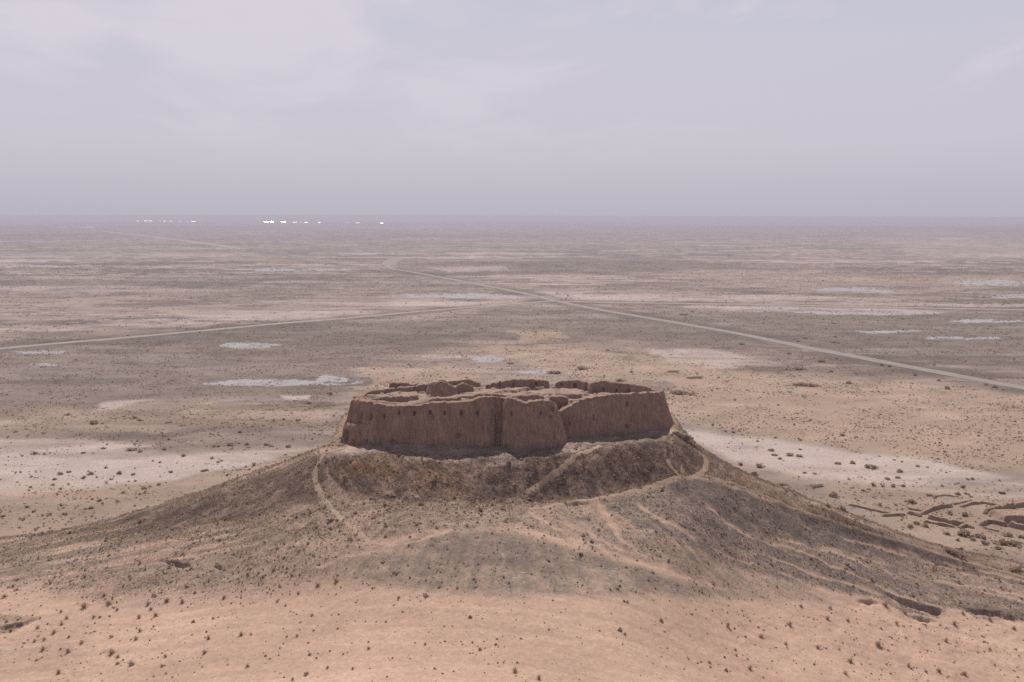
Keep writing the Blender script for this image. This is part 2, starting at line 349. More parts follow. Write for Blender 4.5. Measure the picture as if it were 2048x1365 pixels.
for gi, g in enumerate(GULL):
    ln = polyline_world(g, 3.0)
    d = dist_to_line(hx + 0.9 * fbm(hx / 3, hy / 3, 40 + gi, 3), hy + 0.9 * fbm(hx / 3, hy / 3, 60 + gi, 3), ln)
    gully_mask = np.maximum(gully_mask, smooth(0.12, 0.5, vnoise(hx / 5, hy / 5, 90 + gi)) * np.exp(-(d / (0.32 + 0.75 * vnoise(hx / 7, hy / 7, 70 + gi))) ** 2))
ZG[hm] -= 0.22 * gully_mask

# ---- colour of the ground
UG, VG = to_pix(XG, YG, ZG)
def in_poly(u, v, poly):
    c = np.zeros(u.shape, bool); n = len(poly)
    for i in range(n):
        (x1, y1), (x2, y2) = poly[i], poly[(i + 1) % n]
        if y1 == y2: continue
        k = ((y1 > v) != (y2 > v)) & (u < (x2 - x1) * (v - y1) / (y2 - y1) + x1); c ^= k
    return c
def soft_poly(u, v, poly, feather):
    p = np.array(poly, float); m = np.zeros(u.shape)
    sel = (u > p[:, 0].min() - 3 * feather) & (u < p[:, 0].max() + 3 * feather) & (v > p[:, 1].min() - 3 * feather) & (v < p[:, 1].max() + 3 * feather)
    if not sel.any(): return m
    us, vv = u[sel], v[sel]
    ins = in_poly(us, vv, poly); d = np.full(us.shape, 1e9)
    for i in range(len(p)):
        a, b = p[i], p[(i + 1) % len(p)]; ab = b - a; t = np.clip(((us - a[0]) * ab[0] + (vv - a[1]) * ab[1]) / max(ab @ ab, 1e-6), 0, 1)
        d = np.minimum(d, np.hypot(us - a[0] - t * ab[0], vv - a[1] - t * ab[1]))
    m[sel] = smooth(-feather, feather, np.where(ins, d, -d)); return m
ALB = 0.70
SAND = ALB * np.array([0.635, 0.435, 0.325]); PLSAND = ALB * np.array([0.425, 0.325, 0.272]); SCRUB = ALB * np.array([0.198, 0.157, 0.128]); SALT = ALB * np.array([0.63, 0.51, 0.465]); PAN = ALB * np.array([0.50, 0.475, 0.51])
FARG = ALB * np.array([0.19, 0.165, 0.16]); DUNE = ALB * np.array([0.52, 0.37, 0.275])
DARKBR = ALB * np.array([0.118, 0.082, 0.061]); GREYGR = ALB * np.array([0.245, 0.198, 0.168]); DGREY = ALB * np.array([0.185, 0.146, 0.124]); RUST = ALB * np.array([0.26, 0.135, 0.06])
COLG = np.zeros(XG.shape + (3,)); PEB = np.zeros(XG.shape)
# the plain: world-space patches of sand and scrub soil
big = fbm(XG / 420, YG / 420, 101, 5, 0.55); med = fbm(XG / 85, YG / 85, 111, 4); huge = fbm(XG / 2600, YG / 2600, 121, 5)
wv = VG + 7 * big; wu = UG + 40 * med
scrub = np.clip(0.55 + 1.3 * big + 0.9 * med + 0.6 * huge, 0, 1)
DENS = scrub.copy()
PLAIN_POLYS = [  # (polygon, feather, kind, amount)
    ([(0, 690), (500, 655), (760, 640), (1060, 612), (1300, 640), (1560, 700), (1300, 690), (1000, 680), (700, 740), (700, 790), (300, 800), (0, 860)], 12, 'scrub', 0.85),
    ([(1190, 622), (2048, 625), (2048, 765), (1800, 720), (1500, 670)], 7, 'scrub', 0.9),
    ([(0, 560), (700, 545), (1000, 575), (700, 600), (300, 590), (0, 600)], 8, 'scrub', 0.5),
    ([(760, 525), (1300, 515), (1500, 530), (1300, 545), (900, 545)], 5, 'scrub', 0.8),
    ([(1260, 705), (1500, 745), (1750, 765), (2048, 810), (2200, 980), (2048, 975), (1900, 935), (1700, 905), (1500, 868), (1350, 840), (1340, 760)], 12, 'dune', 0.9),
    ([(720, 740), (900, 732), (980, 755), (940, 775), (740, 775)], 5, 'dune', 0.9), ([(950, 692), (1150, 695), (1300, 730), (1380, 760), (1200, 768), (1080, 735)], 5, 'dune', 0.9),
    ([(1040, 665), (1130, 662), (1130, 685), (1050, 685)], 3, 'dune', 0.8),
    ([(1300, 700), (1420, 700), (1560, 728), (1440, 738), (1330, 722)], 5, 'salt', 0.75),
    ([(1345, 856), (1430, 865), (1560, 880), (1700, 905), (1850, 920), (1990, 948), (2060, 995), (2048, 1010), (1900, 985), (1750, 972), (1600, 952), (1450, 925), (1395, 895)], 7, 'salt', 0.9),
    ([(0, 882), (180, 878), (310, 894), (250, 904), (0, 912)], 6, 'salt', 0.85), ([(0, 915), (300, 905), (600, 897), (520, 925), (380, 950), (200, 975), (60, 990), (0, 1005)], 7, 'salt', 0.9),
    ([(0, 835), (70, 845), (0, 868)], 5, 'salt', 0.6), ([(190, 806), (300, 800), (265, 811), (150, 822)], 4, 'salt', 0.75), ([(555, 790), (620, 788), (622, 800), (575, 799)], 3, 'salt', 0.9),
    ([(0, 655), (330, 648), (480, 640), (420, 652), (160, 660), (0, 663)], 3, 'salt', 0.6), ([(330, 628), (700, 622), (800, 630), (640, 640), (420, 640)], 4, 'salt', 0.7),
    ([(0, 570), (300, 575), (500, 582), (200, 585), (0, 582)], 4, 'salt', 0.6), ([(450, 600), (900, 602), (1000, 612), (700, 612)], 3, 'salt', 0.6), ([(1100, 588), (1500, 590), (1900, 600), (1500, 604), (1200, 602)], 4, 'salt', 0.7),
    ([(850, 535), (1010, 532), (1020, 542), (900, 546)], 3, 'salt', 0.7), ([(1250, 545), (1700, 548), (2048, 552), (1900, 575), (1500, 570)], 6, 'dune', 0.5),
    ([(0, 512), (250, 505), (500, 505), (500, 513), (200, 516)], 3, 'salt', 0.45), ([(560, 640), (900, 615), (1000, 620), (800, 638)], 3, 'dune', 0.4),
    ([(640, 850), (0, 870), (0, 830), (350, 815), (640, 820)], 12, 'dune', 0.4), ([(0, 985), (330, 962), (640, 900), (640, 960), (300, 1060), (0, 1100)], 10, 'dune', 0.7), ([(1600, 960), (2100, 1000), (2100, 1150), (1800, 1090)], 10, 'dune', 0.55),
    ([(1700, 470), (2048, 462), (2048, 520), (1850, 515)], 8, 'salt', 0.5)]  # pale far land at right: dust haze put into the ground colour
PANS = [(505, 693, 48, 6), (540, 766, 128, 7), (660, 759, 30, 8), (90, 534, 95, 3), (560, 539, 95, 4), (950, 592, 115, 6), (1090, 586, 70, 4), (1700, 581, 80, 6), (1990, 564, 90, 7), (2010, 592, 45, 5), (1750, 626, 120, 4), (1560, 618, 60, 2), (1990, 644, 70, 5), (1760, 664, 75, 3), (1940, 677, 85, 4), (985, 721, 38, 5), (1075, 745, 32, 4), (90, 705, 60, 4), (80, 730, 28, 4), (150, 455, 60, 1.2), (720, 508, 60, 1.5), (1900, 478, 40, 1.2)]
base = PLSAND + (SCRUB - PLSAND) * scrub[..., None]
plain = hill < 0.6
def lay(colr, m):
    base[...] = base + (colr - base) * m[..., None]
edge = 6 * fbm(XG / 25, YG / 25, 131, 4); wob = fbm(XG / 140, YG / 140, 137, 5, 0.6)
fine = fbm(XG / 26, YG / 14, 161, 4, 0.6)
pfar = smooth(380, 620, RR)[None, :]
paleb = smooth(0.10, 0.22, fbm(XG / 300 + 9, YG / 120, 163, 6, 0.62)) * pfar
pale2 = smooth(0.16, 0.26, fbm(XG / 120 + 4, YG / 38, 167, 5, 0.6) + 0.25 * big) * pfar
darkp = smooth(0.12, 0.30, fbm(XG / 60, YG / 24, 169, 5, 0.62) - 0.2 * big) * pfar
lay(PLSAND * 1.10, plain * np.maximum(paleb * 0.55, pale2 * 0.7)); DENS = DENS * (1 - 0.45 * np.maximum(paleb, pale2))
lay(SCRUB * 0.85, plain * darkp * 0.6); DENS = np.maximum(DENS, darkp * 0.8)
streak = smooth(0.22, 0.34, fbm(XG / 420 + 31, YG / 60, 171, 6, 0.62)) * smooth(500, 900, RR)[None, :]
lay(SALT * 0.95, plain * streak * 0.75)
base *= (1 + 0.34 * fine + 0.10 * med)[..., None]
for poly, fe, kind, amt in PLAIN_POLYS:
    poly = [(-260 if a <= 0 else 2320 if a >= 2040 else a, b) for a, b in poly]
    m = soft_poly(UG + 34 * med + 40 * wob + 4 * edge, VG + (edge * 2.0 + 9 * wob) * np.clip(330 / RR, 0.12, 1.0)[None, :], poly, fe) * plain * amt
    tex = np.clip(0.95 + 1.5 * fbm(XG / 80, YG / 24, 141, 6, 0.62), 0.12, 1)
    if kind == 'scrub': lay(SCRUB * (1 + 0.30 * fine)[..., None], m * 0.75); DENS = np.maximum(DENS, m)
    if kind == 'dune': lay(DUNE * (1 + 0.22 * fine)[..., None], m * 0.85); DENS = DENS * (1 - m) + m * 0.85
    if kind == 'salt': lay(SALT, m * tex); DENS = DENS * (1 - m) + m * 0.08
far = smooth(1900, 6500, RR)[None, :] * np.clip(0.75 + 0.5 * huge, 0, 1)
lay(FARG * (1 + 0.5 * fbm(XG / 1500, YG / 900, 165, 5, .6))[..., None] if False else FARG, far)
base *= (1 + far * 0.45 * fbm(XG / 1500, YG / 1100, 165, 5, 0.6))[..., None]
for (pu, pv, pa, pb) in PANS:
    rr = ((UG - pu + 0.3 * pa * wob) / pa / 1.1) ** 2 + ((VG - pv + 0.9 * pb * wob) / pb / 0.8) ** 2 + 1.9 * fbm(XG / 60, YG / 26, 151, 6, 0.7) + 0.7 * fbm(XG / 7, YG / 7, 153, 3)
    m = smooth(0.95, 0.70, rr) * plain * (RR > 330)[None, :]
    lay(PAN, m * 0.92); DENS = DENS * (1 - m) + m * np.where(RR < 1050, 0.75, 0.35)[None, :]
ROAD_LINES = [(polyline_world([(2045, 777), (1848, 741), (1665, 706), (1483, 670), (1373, 650), (1190, 619), (1100, 600), (1060, 590), (980, 574), (900, 559), (830, 546), (785, 538)], 60), 9), (polyline_world([(0, 699), (200, 681), (420, 661), (560, 648), (700, 637), (850, 623), (1000, 611), (1090, 604)], 60), 8), (polyline_world([(1090, 603), (1250, 606), (1500, 610), (1800, 616), (2048, 621)], 60), 11)]
rsel = (RR[None, :] > 450) & (RR[None, :] < 2600) & (np.abs(AZ)[:, None] < AZ_IN)
rx, ry = XG[rsel], YG[rsel]
for ln, hw in ROAD_LINES:
    d = dist_to_line(rx, ry, ln)
    vg = smooth(hw + 26, hw + 6, d) * np.clip(0.75 + 0.8 * fbm(rx / 40, ry / 40, 281, 4), 0, 1) * 0.75
    base[rsel] += (SCRUB * 0.72 - base[rsel]) * vg[:, None]
    DENS[rsel] = np.where(d < hw + 1, -1.0, DENS[rsel])
# the hill
us, vs_ = UG + 9 * fbm(XG / 6, YG / 6, 201, 5, 0.6) + 22 * fbm(XG / 16, YG / 16, 203, 4), VG + 6 * fbm(XG / 6, YG / 6, 205, 5, 0.6)
hillc = np.broadcast_to(SAND, XG.shape + (3,)).copy()
polar = np.arctan2(XG - 0.0, 262.0 - YG)                 # rills running down from the fortress
runoff = fbm(polar * 38 + 0.4 * fbm(XG / 5, YG / 5, 207, 3), np.hypot(XG, 262 - YG) / 30, 209, 5, 0.6) * 2
HILL_POLYS = [
    ([(690, 885), (640, 900), (500, 948), (300, 1018), (120, 1064), (-60, 1080), (-60, 1108), (180, 1090), (330, 1075), (450, 1085), (600, 1075), (760, 1080), (870, 1060), (1040, 1050), (1060, 1015), (900, 1000), (690, 985), (640, 940)], 14, ALB * np.array([0.27, 0.198, 0.155]), 0.8, 0.8),
    ([(690, 890), (500, 950), (300, 1020), (110, 1067), (160, 1084), (330, 1062), (500, 1035), (640, 1005), (650, 940)], 9, DARKBR, 0.72, 0.7),
    ([(650, 915), (745, 900), (850, 908), (1000, 906), (1140, 890), (1345, 868), (1400, 890), (1500, 950), (1430, 957), (1390, 948), (1280, 980), (1170, 1000), (1040, 1012), (900, 1005), (760, 1000), (690, 985), (655, 950)], 7, DARKBR, 0.85, 0.9),
    ([(760, 1000), (1040, 1010), (1280, 985), (1400, 1010), (1600, 1100), (1900, 1190), (1500, 1150), (1300, 1110), (1080, 1060), (900, 1050), (760, 1075)], 12, ALB * np.array([0.27, 0.203, 0.162]), 0.65, 0.65),
    ([(1395, 953), (1500, 988), (1700, 1056), (1850, 1100), (2048, 1155), (2300, 1210), (2300, 1300), (2048, 1240), (1900, 1215), (1750, 1190), (1600, 1165), (1450, 1130), (1350, 1085), (1250, 1040), (1190, 1005), (1290, 982)], 9, GREYGR, 0.85, 0.75),
    ([(1395, 953), (1500, 988), (1700, 1056), (1850, 1100), (2048, 1155), (2048, 1175), (1850, 1130), (1700, 1105), (1550, 1075), (1450, 1035), (1360, 1000), (1330, 970)], 9, DGREY, 0.8, 0.6),
    ([(1375, 865), (1500, 945), (1700, 1028), (1850, 1083), (2048, 1128), (2300, 1165), (2300, 1200), (2048, 1152), (1850, 1096), (1700, 1053), (1500, 984), (1400, 948)], 4, ALB * np.array([0.215, 0.155, 0.112]), 0.8, 0.8),
    ([(850, 1068), (900, 1057), (950, 1053), (1010, 1062), (1100, 1082), (1250, 1122), (1350, 1158), (1560, 1200), (1350, 1194), (1100, 1192), (880, 1186), (700, 1160), (640, 1140), (760, 1100)], 24, ALB * np.array([0.30, 0.235, 0.193]), 0.85, 0.35),
    ([(940, 1055), (1010, 1064), (1060, 1080), (1250, 1120), (1300, 1145), (1100, 1150), (900, 1130), (850, 1085)], 22, ALB * np.array([0.25, 0.20, 0.168]), 0.55, 0.3),
    ([(1040, 1030), (1200, 1040), (1380, 1120), (1600, 1175), (1450, 1178), (1250, 1110), (1100, 1070)], 8, ALB * np.array([0.35, 0.265, 0.21]), 0.5, 0.5),
    ([(240, 1150), (330, 1135), (380, 1150), (330, 1180), (250, 1185)], 9, ALB * np.array([0.33, 0.24, 0.19]), 0.6, 0.7), ([(-50, 1225), (80, 1235), (40, 1265), (-50, 1275)], 6, ALB * np.array([0.26, 0.19, 0.15]), 0.7, 0.6),
    ([(1760, 1185), (1900, 1215), (1880, 1240), (1800, 1225)], 5, ALB * np.array([0.25, 0.19, 0.155]), 0.7, 0.5), ([(1930, 1215), (2060, 1222), (2060, 1245), (1950, 1240)], 5, ALB * np.array([0.25, 0.19, 0.155]), 0.6, 0.5),
    ([(640, 905), (745, 892), (830, 893), (1000, 893), (1140, 880), (1340, 858), (1345, 880), (1140, 899), (1000, 918), (850, 921), (760, 905), (690, 915), (660, 918)], 3, ALB * np.array([0.30, 0.235, 0.205]), 0.7, 0.7)]
pebh = np.full(XG.shape, 0.16)
HILL_POLYS.insert(0, ([(-260, 1070), (500, 1030), (700, 1070), (760, 1110), (640, 1160), (420, 1190), (250, 1200), (0, 1170), (-260, 1190)], 45, ALB * np.array([0.34, 0.25, 0.195]), 0.8, 0.7))
HILL_POLYS.append(([(1080, 1060), (1500, 1190), (1700, 1215), (1600, 1160), (1300, 1090)], 10, ALB * np.array([0.33, 0.255, 0.205]), 0.5, 0.5))
for poly, fe, colr, amt, pb in HILL_POLYS:
    m = soft_poly(us + 10 * runoff * (vs_ > 1000), vs_, poly, fe * 0.6) * amt * np.clip(0.9 + 0.7 * fbm(XG / 2.4, YG / 2.4, 231, 5, 0.65), 0.15, 1.0)
    m = np.clip(m * (1 + (0.12 + 0.22 * (vs_ > 1010)) * runoff), 0, 1); hillc += (colr - hillc) * m[..., None]; pebh += (pb - pebh) * m
for (pu, pv, pa, pb, am) in [(735, 935, 60, 18, .7), (850, 955, 55, 18, .5), (800, 905, 30, 8, .2), (900, 985, 40, 8, .3), (1240, 915, 60, 14, .25), (1470, 965, 40, 10, .5), (1412, 930, 12, 18, .4)]:
    m = np.exp(-((us - pu) / pa) ** 2 - ((vs_ - pv) / pb) ** 2) * am; hillc += (RUST - hillc) * m[..., None]
for (pu, pv, pa, pb, am) in [(690, 902, 45, 8, .8), (985, 1028, 40, 7, .7), (1045, 1058, 16, 5, .7), (1295, 1060, 22, 4, .6), (1150, 897, 35, 6, .7), (1275, 1072, 18, 3, .5), (930, 1046, 60, 3, .5), (900, 920, 50, 6, .25), (1000, 925, 40, 7, .35), (270, 1215, 60, 9, .4), (40, 1300, 90, 12, .35)]:
    m = np.exp(-((us - pu) / pa) ** 2 - ((vs_ - pv) / pb) ** 2) * am; hillc += (ALB * np.array([0.56, 0.42, 0.35]) - hillc) * m[..., None]
flank = soft_poly(UG, VG, [(-260, 1062), (150, 1062), (420, 1050), (600, 1080), (420, 1130), (0, 1160), (-260, 1170)], 25)
bands = fbm((UG + 30 * med) / 150, (VG + 0.2 * UG) / 7, 271, 4, 0.55)
hillc += (np.where(bands[..., None] > 0, SAND * 1.02, ALB * np.array([0.25, 0.19, 0.152])) - hillc) * (flank * np.clip(np.abs(bands) * 1.9, 0, 0.75))[..., None]
# faint scribbled tracks on the grey fan
fan = soft_poly(UG, VG, [(800, 1060), (1010, 1060), (1300, 1120), (1450, 1185), (900, 1190), (760, 1130)], 10)
for (pu, pv, n, s, asp) in [(915, 1092, 5, 9, .55), (905, 1148, 5, 11, .5), (1035, 1165, 4, 14, .35), (1210, 1160, 5, 12, .4), (960, 1120, 3, 16, .6)]:
    rad = np.hypot(UG - pu + 3 * fbm(XG / 4, YG / 4, 241, 2), (VG - pv) / asp)
    ringm = np.exp(-((rad / s - np.round(rad / s)) * s / 2.0) ** 2) * (rad < s * (n + .5)) * (rad > s * .6) * np.clip(.2 + 1.2 * fbm(XG / 6, YG / 6, 251, 2), 0, 1)
    hillc += (ALB * np.array([0.50, 0.39, 0.32]) - hillc) * (0.95 * ringm * fan)[..., None]
backm = smooth(-3.5, 1.0, RR[None, :] - r_c[:, None]) * (1 - 0.5 * infort)[:, None] * np.clip(0.9 + 0.4 * fbm(XG / 5, YG / 5, 297, 3), 0, 1)
hillc += (DARKBR * 1.45 - hillc) * (0.85 * backm)[..., None]; pebh += (0.8 - pebh) * backm
terr = fbm(polar * 9, (np.hypot(XG, 262 - YG) + 0.8 * fbm(XG / 9, YG / 9, 291, 3)) / 0.75, 293, 4, 0.6)
upper = soft_poly(UG, VG, HILL_POLYS[3][0], 10)
hillc *= (1 + 0.65 * terr * upper)[..., None]
hillc[hm] += (SAND * 0.98 - hillc[hm]) * (gully_mask * 0.8)[:, None]; pebh[hm] *= 1 - 0.7 * gully_mask
stripe = fbm(XG / 24, (YG + 0.12 * XG) / 1.6, 261, 5)           # wind streaks on the sand
hillc *= (1 + 0.15 * stripe + 0.05 * fbm(XG / 9, YG / 9, 262, 4))[..., None]
COLG = base + (hillc - base) * np.clip(hill * 1.4, 0, 1)[..., None]
PEB = 0.30 * (1 - hill) + pebh * hill
na, nr = len(AZ), len(RR)
idx = np.arange(na * nr).reshape(na, nr)
nxt = np.roll(idx, -1, axis=0)
faces = np.stack([idx[:, :-1], nxt[:, :-1], nxt[:, 1:], idx[:, 1:]], -1)[:-1].reshape(-1, 4)[:, ::-1]
seam = np.stack([idx[-1, :-1], idx[0, :-1], idx[0, 1:], idx[-1, 1:]], -1)[:, ::-1]
verts = np.stack([XG, YG, ZG], -1).reshape(-1, 3)
me = mesh_from('ground', verts, faces, 4, {'Col': COLG.reshape(-1, 3), 'peb': PEB.ravel()})
structure(link('ground', me, M_GROUND))
del faces, seam

# ------------------------------------------------------------------ roads and paths
def strip(name, line, width, mat, lift, edge_amp=0.0, seed=0):
    t = np.gradient(line, axis=0); t /= np.linalg.norm(t, axis=1)[:, None] + 1e-9
    n = np.stack([-t[:, 1], t[:, 0]], 1); s = np.arange(len(line))
    cols = []
    for k in np.linspace(-1, 1, 5):
        w = width / 2 * (1 + edge_amp * fbm(s * 0.35, s * 0 + k, seed + 5, 3))
        p = line + n * (k * w)[:, None]
        z = grid_height(p[:, 0], p[:, 1]) + lift * (0.3 if abs(k) == 1 else 1)
        cols.append(np.column_stack([p, z]))
    V = np.stack(cols, 1); a, b = V.shape[:2]; ii = np.arange(a * b).reshape(a, b)
    f = np.stack([ii[:-1, :-1], ii[:-1, 1:], ii[1:, 1:], ii[1:, :-1]], -1).reshape(-1, 4)
    return structure(link(name, mesh_from(name, V.reshape(-1, 3), f, 4), mat))
for k, (pts, w, nm) in enumerate(PATHS):
    strip(nm, polyline_world(pts, 0.4), w, M_PATH, 0.06, 0.7, 300 + k)
strip('road', polyline_world([(2300, 826), (2045, 777), (1848, 741), (1665, 706), (1483, 670), (1373, 650), (1190, 619), (1100, 600), (1060, 590), (980, 574), (900, 559), (830, 546), (785, 538), (776, 532), (784, 523), (794, 517), (775, 514), (720, 511), (640, 509)], 6), 12.5, M_ROAD, 0.6, 0.06, 1)
strip('road', polyline_world([(776, 532), (778, 528), (784, 523), (790, 519), (794, 517)], 6), 34.0, M_ROAD, 0.45, 0.1, 6)
strip('dirt_road', polyline_world([(-200, 722), (0, 699), (200, 681), (420, 661), (560, 648), (700, 637), (850, 623), (1000, 611), (1090, 604)], 6), 12.0, M_TRACK, 0.5, 0.12, 2)
strip('dirt_road', polyline_world([(840, 634), (900, 625), (980, 615), (1040, 611), (1100, 607)], 6), 7.0, M_TRACK, 0.4, 0.2, 7)
strip('dirt_road', polyline_world([(1090, 603), (1250, 606), (1500, 610), (1800, 616), (2048, 621), (2250, 626)], 8), 16.0, M_TRACK, 0.4, 0.15, 3)
strip('dirt_road', polyline_world([(180, 460), (270, 470), (400, 486), (490, 499)], 40), 48.0, M_TRACK, 0.5, 0.2, 4)

# ------------------------------------------------------------------ fortress
def wall_part(name, parent, stations, thick, inner_drop, seed, mat=M_CLAY, flute=1.0, dents=(), base_ext=2.0, away=(0, 262), step=0.22, rows=54, ragged=1.0, lead=0.0):
    """stations: (u,v,depth) of the foot and of the top of the face seen from outside; the wall gets its thickness on the side of 'away'"""
    B = np.array([at_depth(*s[0]) for s in stations]); T = np.array([at_depth(*s[1]) for s in stations])
    seg = np.concatenate([[0], np.cumsum(np.linalg.norm(np.diff((B + T) / 2, axis=0), axis=1))])
    n = max(4, int(seg[-1] / step)); s = np.linspace(0, seg[-1], n)
    I = lambda A: np.stack([pchip(seg, A[:, k], s) for k in range(3)], 1)
    b, t = I(B), I(T)
    tg = np.gradient((b + t)[:, :2], axis=0); tg /= np.linalg.norm(tg, axis=1)[:, None]
    nn = np.stack([-tg[:, 1], tg[:, 0]], 1)
    cen = np.array(away) - (b + t)[:, :2] / 2
    sg = np.sign((nn * cen).sum(1).mean()); nn *= sg
    t[:, 2] += ragged * (0.28 * fbm(s * 0.45, s * 0, seed + 1, 4) + 0.16 * fbm(s * 1.8, s * 0 + 5, seed + 2, 3))
    nrm = np.column_stack([nn, np.zeros(n)])
    prof = []
    ts = np.concatenate([[-0.18], np.linspace(0, 1, rows)])
    for q_ in ts:
        p = b + (t - b) * q_
        if q_ < 0: p = b - np.array([0, 0, base_ext])
        zz = p[:, 2]
        d = 0.45 * fbm(s * 0.16, zz * 0.13, seed + 3, 3) + flute * (1 + 1.5 * np.exp(-((s - 15.0) / 8.0) ** 2) * lead) * (0.46 * fbm(s * 0.62, zz * 0.06, seed + 4, 4) + 0.42 * fbm(s * 1.3, zz * 0.09, seed + 6, 3) * (1.05 - q_) ** 1.2) + 0.10 * fbm(s * 1.5, zz * 1.5, seed + 7, 3)
        d += 0.5 * max(0, q_ - 0.9) / 0.1 * (0.5 + 0.5 * fbm(s * 1.2, s * 0 + 2, seed + 8, 3))
        if q_ < 0.12: d += 0.22 * (0.12 - max(q_, 0)) / 0.12 * (1 + fbm(s * .6, s * 0, seed + 9, 2))
        prof.append(p + nrm * d[:, None])
    for k, f_ in enumerate((0.2, 0.5, 0.8, 1.0)):
        p = t + nrm * (thick * f_); p[:, 2] += 0.18 * fbm(s * 0.9, s * 0 + k, seed + 10, 3) - 0.25 * (f_ - 0.5) ** 2
        prof.append(p)
    for f_ in np.linspace(0.12, 1, 10):
        p = t + nrm * (thick + 0.7 * f_ + 0.25 * fbm(s * 0.9, s * 0 + f_ * 0.8, seed + 11, 3))[:, None]; p[:, 2] -= inner_drop * f_; prof.append(p)
    V = np.stack(prof, 1)                      # n x m x 3
    for (du, dv, wu_, hv_, dp) in dents:
        pu, pv = to_pix(V[:, :rows + 1, 0], V[:, :rows + 1, 1], V[:, :rows + 1, 2])
        m = smooth(1.25, 0.75, ((pu - du) / wu_) ** 2 + ((pv - dv) / hv_) ** 2)
        V[:, :rows + 1] += nrm[:, None, :] * (dp * m)[..., None]
    a, m_ = V.shape[:2]; ii = np.arange(a * m_).reshape(a, m_)
    f = np.stack([ii[:-1], ii[1:], np.roll(ii, -1, 1)[1:], np.roll(ii, -1, 1)[:-1]], -1).reshape(-1, 4)
    if sg < 0: f = f[:, ::-1]
    V2 = V.reshape(-1, 3); capv = []; caps = []
    for row in (0, a - 1):                      # ragged end caps: a fan to the middle of the section
        c = V[row].mean(0) + 0.15 * (V[row].mean(0) - V[a // 2].mean(0)) / max(np.linalg.norm(V[row].mean(0) - V[a // 2].mean(0)), 1)
        ci = len(V2) + len(capv); capv.append(c)
        for k in range(m_): caps.append((ii[row, k], ii[row, (k + 1) % m_], ci, ci))
    V2 = np.concatenate([V2, np.array(capv)])
    quads = f.tolist(); tris = [(c[0], c[1], c[2]) for c in caps]
    me = bpy.data.meshes.new(name); me.from_pydata(V2.tolist(), [], quads + tris); me.polygons.foreach_set('use_smooth', [True] * len(me.polygons)); me.update()
    import bmesh
    bm = bmesh.new(); bm.from_mesh(me); bmesh.ops.recalc_face_normals(bm, faces=bm.faces); bm.to_mesh(me); bm.free()
    return link(name, me, mat, parent, None)
fort = bpy.data.objects.new('ruined_fortress', None); COL.objects.link(fort); fort.location = (0, 262, 50)
tag(fort, 'large oval mud brick fortress ruin on top of the dark hill', 'fortress')
fort_parts = []
SL = 2.6
front_d = [(798, 826, 2.3, 4, .9), (828, 827.5, 2.6, 5, 1.3), (860, 826, 2.6, 5, 1.3), (889, 826, 2.4, 4.5, .9), (922.5, 827, 2.4, 6, 1.3), (955, 827.5, 2.6, 5, 1.2), (768, 834, 2.2, 5, .9), (721, 830, 3, 8, 1.0), (741, 833, 3, 8, 1.0), (985, 823, 2.2, 4, .6), (990, 866, 10, 36, .7), (996, 826, 6, 40, .6),  (916, 873, 6, 5, 1.0), (785, 886, 9, 5, .7), (867, 836, 2, 6, .4)]
fort_parts.append(wall_part('outer_wall', fort, [((684, 868, 266), (718, 792, 266)), ((684, 876, 259), (707, 797, 260)), ((690, 882, 254), (705, 800, 255.5)), ((706, 886, 250.5), (717, 802, 252)), ((727, 889, 248.2), (735, 805, 249.8)), ((748, 891, 246.5), (754, 808, 248.2)), ((800, 894, 245.2), (800, 813, 246.8)), ((850, 893, 244.8), (845, 809, 246.4)), ((900, 892, 244.6), (895, 806, 246.2)), ((945, 893, 244.8), (944, 803, 246.4)), ((970, 894, 245.2), (968, 795.5, 247)), ((997, 894, 246.6), (996, 795, 248.4)), ((1018, 893, 249.8), (1018, 796, 251.4))], 2.4, 4.5, 400, dents=front_d, lead=1.0, ragged=1.3))
fort_parts.append(wall_part('outer_wall', fort, [((1104, 885, 250), (1106, 823, 252)), ((1124, 880, 250.2), (1121, 823, 252)), ((1140, 876, 251), (1137, 816, 252.6)), ((1160, 874, 251.8), (1156, 805, 253.4)), ((1180, 873, 252.6), (1172, 797.5, 254.2)), ((1215, 872, 253.8), (1207, 793.5, 255.4)), ((1254, 870, 255.6), (1244, 789, 257.2)), ((1297, 862, 258.8), (1293, 787.5, 260.4)), ((1330, 857, 261.6), (1312, 785.5, 263)), ((1346, 855, 265), (1324, 785, 266)), ((1349, 850, 272), (1326, 780, 272))], 2.2, 4.2, 430, dents=[(1255, 809, 2.4, 5, 1.1), (1254, 854, 3, 4, .9), (1188, 836, 2, 5, .7), (1139, 849, 2, 5, .6), (1263, 832, 1.6, 20, .35), (1215, 850, 1.6, 10, .3), (1290, 815, 2, 6, .4)]))
fort_parts.append(wall_part('gate_tower', fort, [((996, 893, 248.2), (1002, 797, 250)), ((1000, 895, 246.2), (1008, 796, 248)), ((1006, 897, 244.4), (1015, 795.5, 246.2)), ((1030, 898, 243.2), (1026, 798.5, 245.2)), ((1056, 898, 243), (1053, 807, 245)), ((1075, 897, 243), (1066, 803, 245.2)), ((1110, 894, 243.8), (1092, 803, 245.6)), ((1130, 889, 245.2), (1107, 803.5, 246.8)), ((1137, 884, 248), (1112, 806, 249)), ((1139, 878, 251.5), (1114, 813, 252))], 2.6, 4.5, 460, dents=[(1022, 828, 2.4, 4.5, 1.1), (1055, 832, 1.8, 4, .5), (1082, 826, 2, 4.5, .6), (1106, 819, 2.4, 5, 1.1), (1102, 834, 2, 4, .8), (1109, 872, 1.6, 9, .6), (1075, 855, 1.5, 8, .3)], flute=0.85, away=(9, 258)))
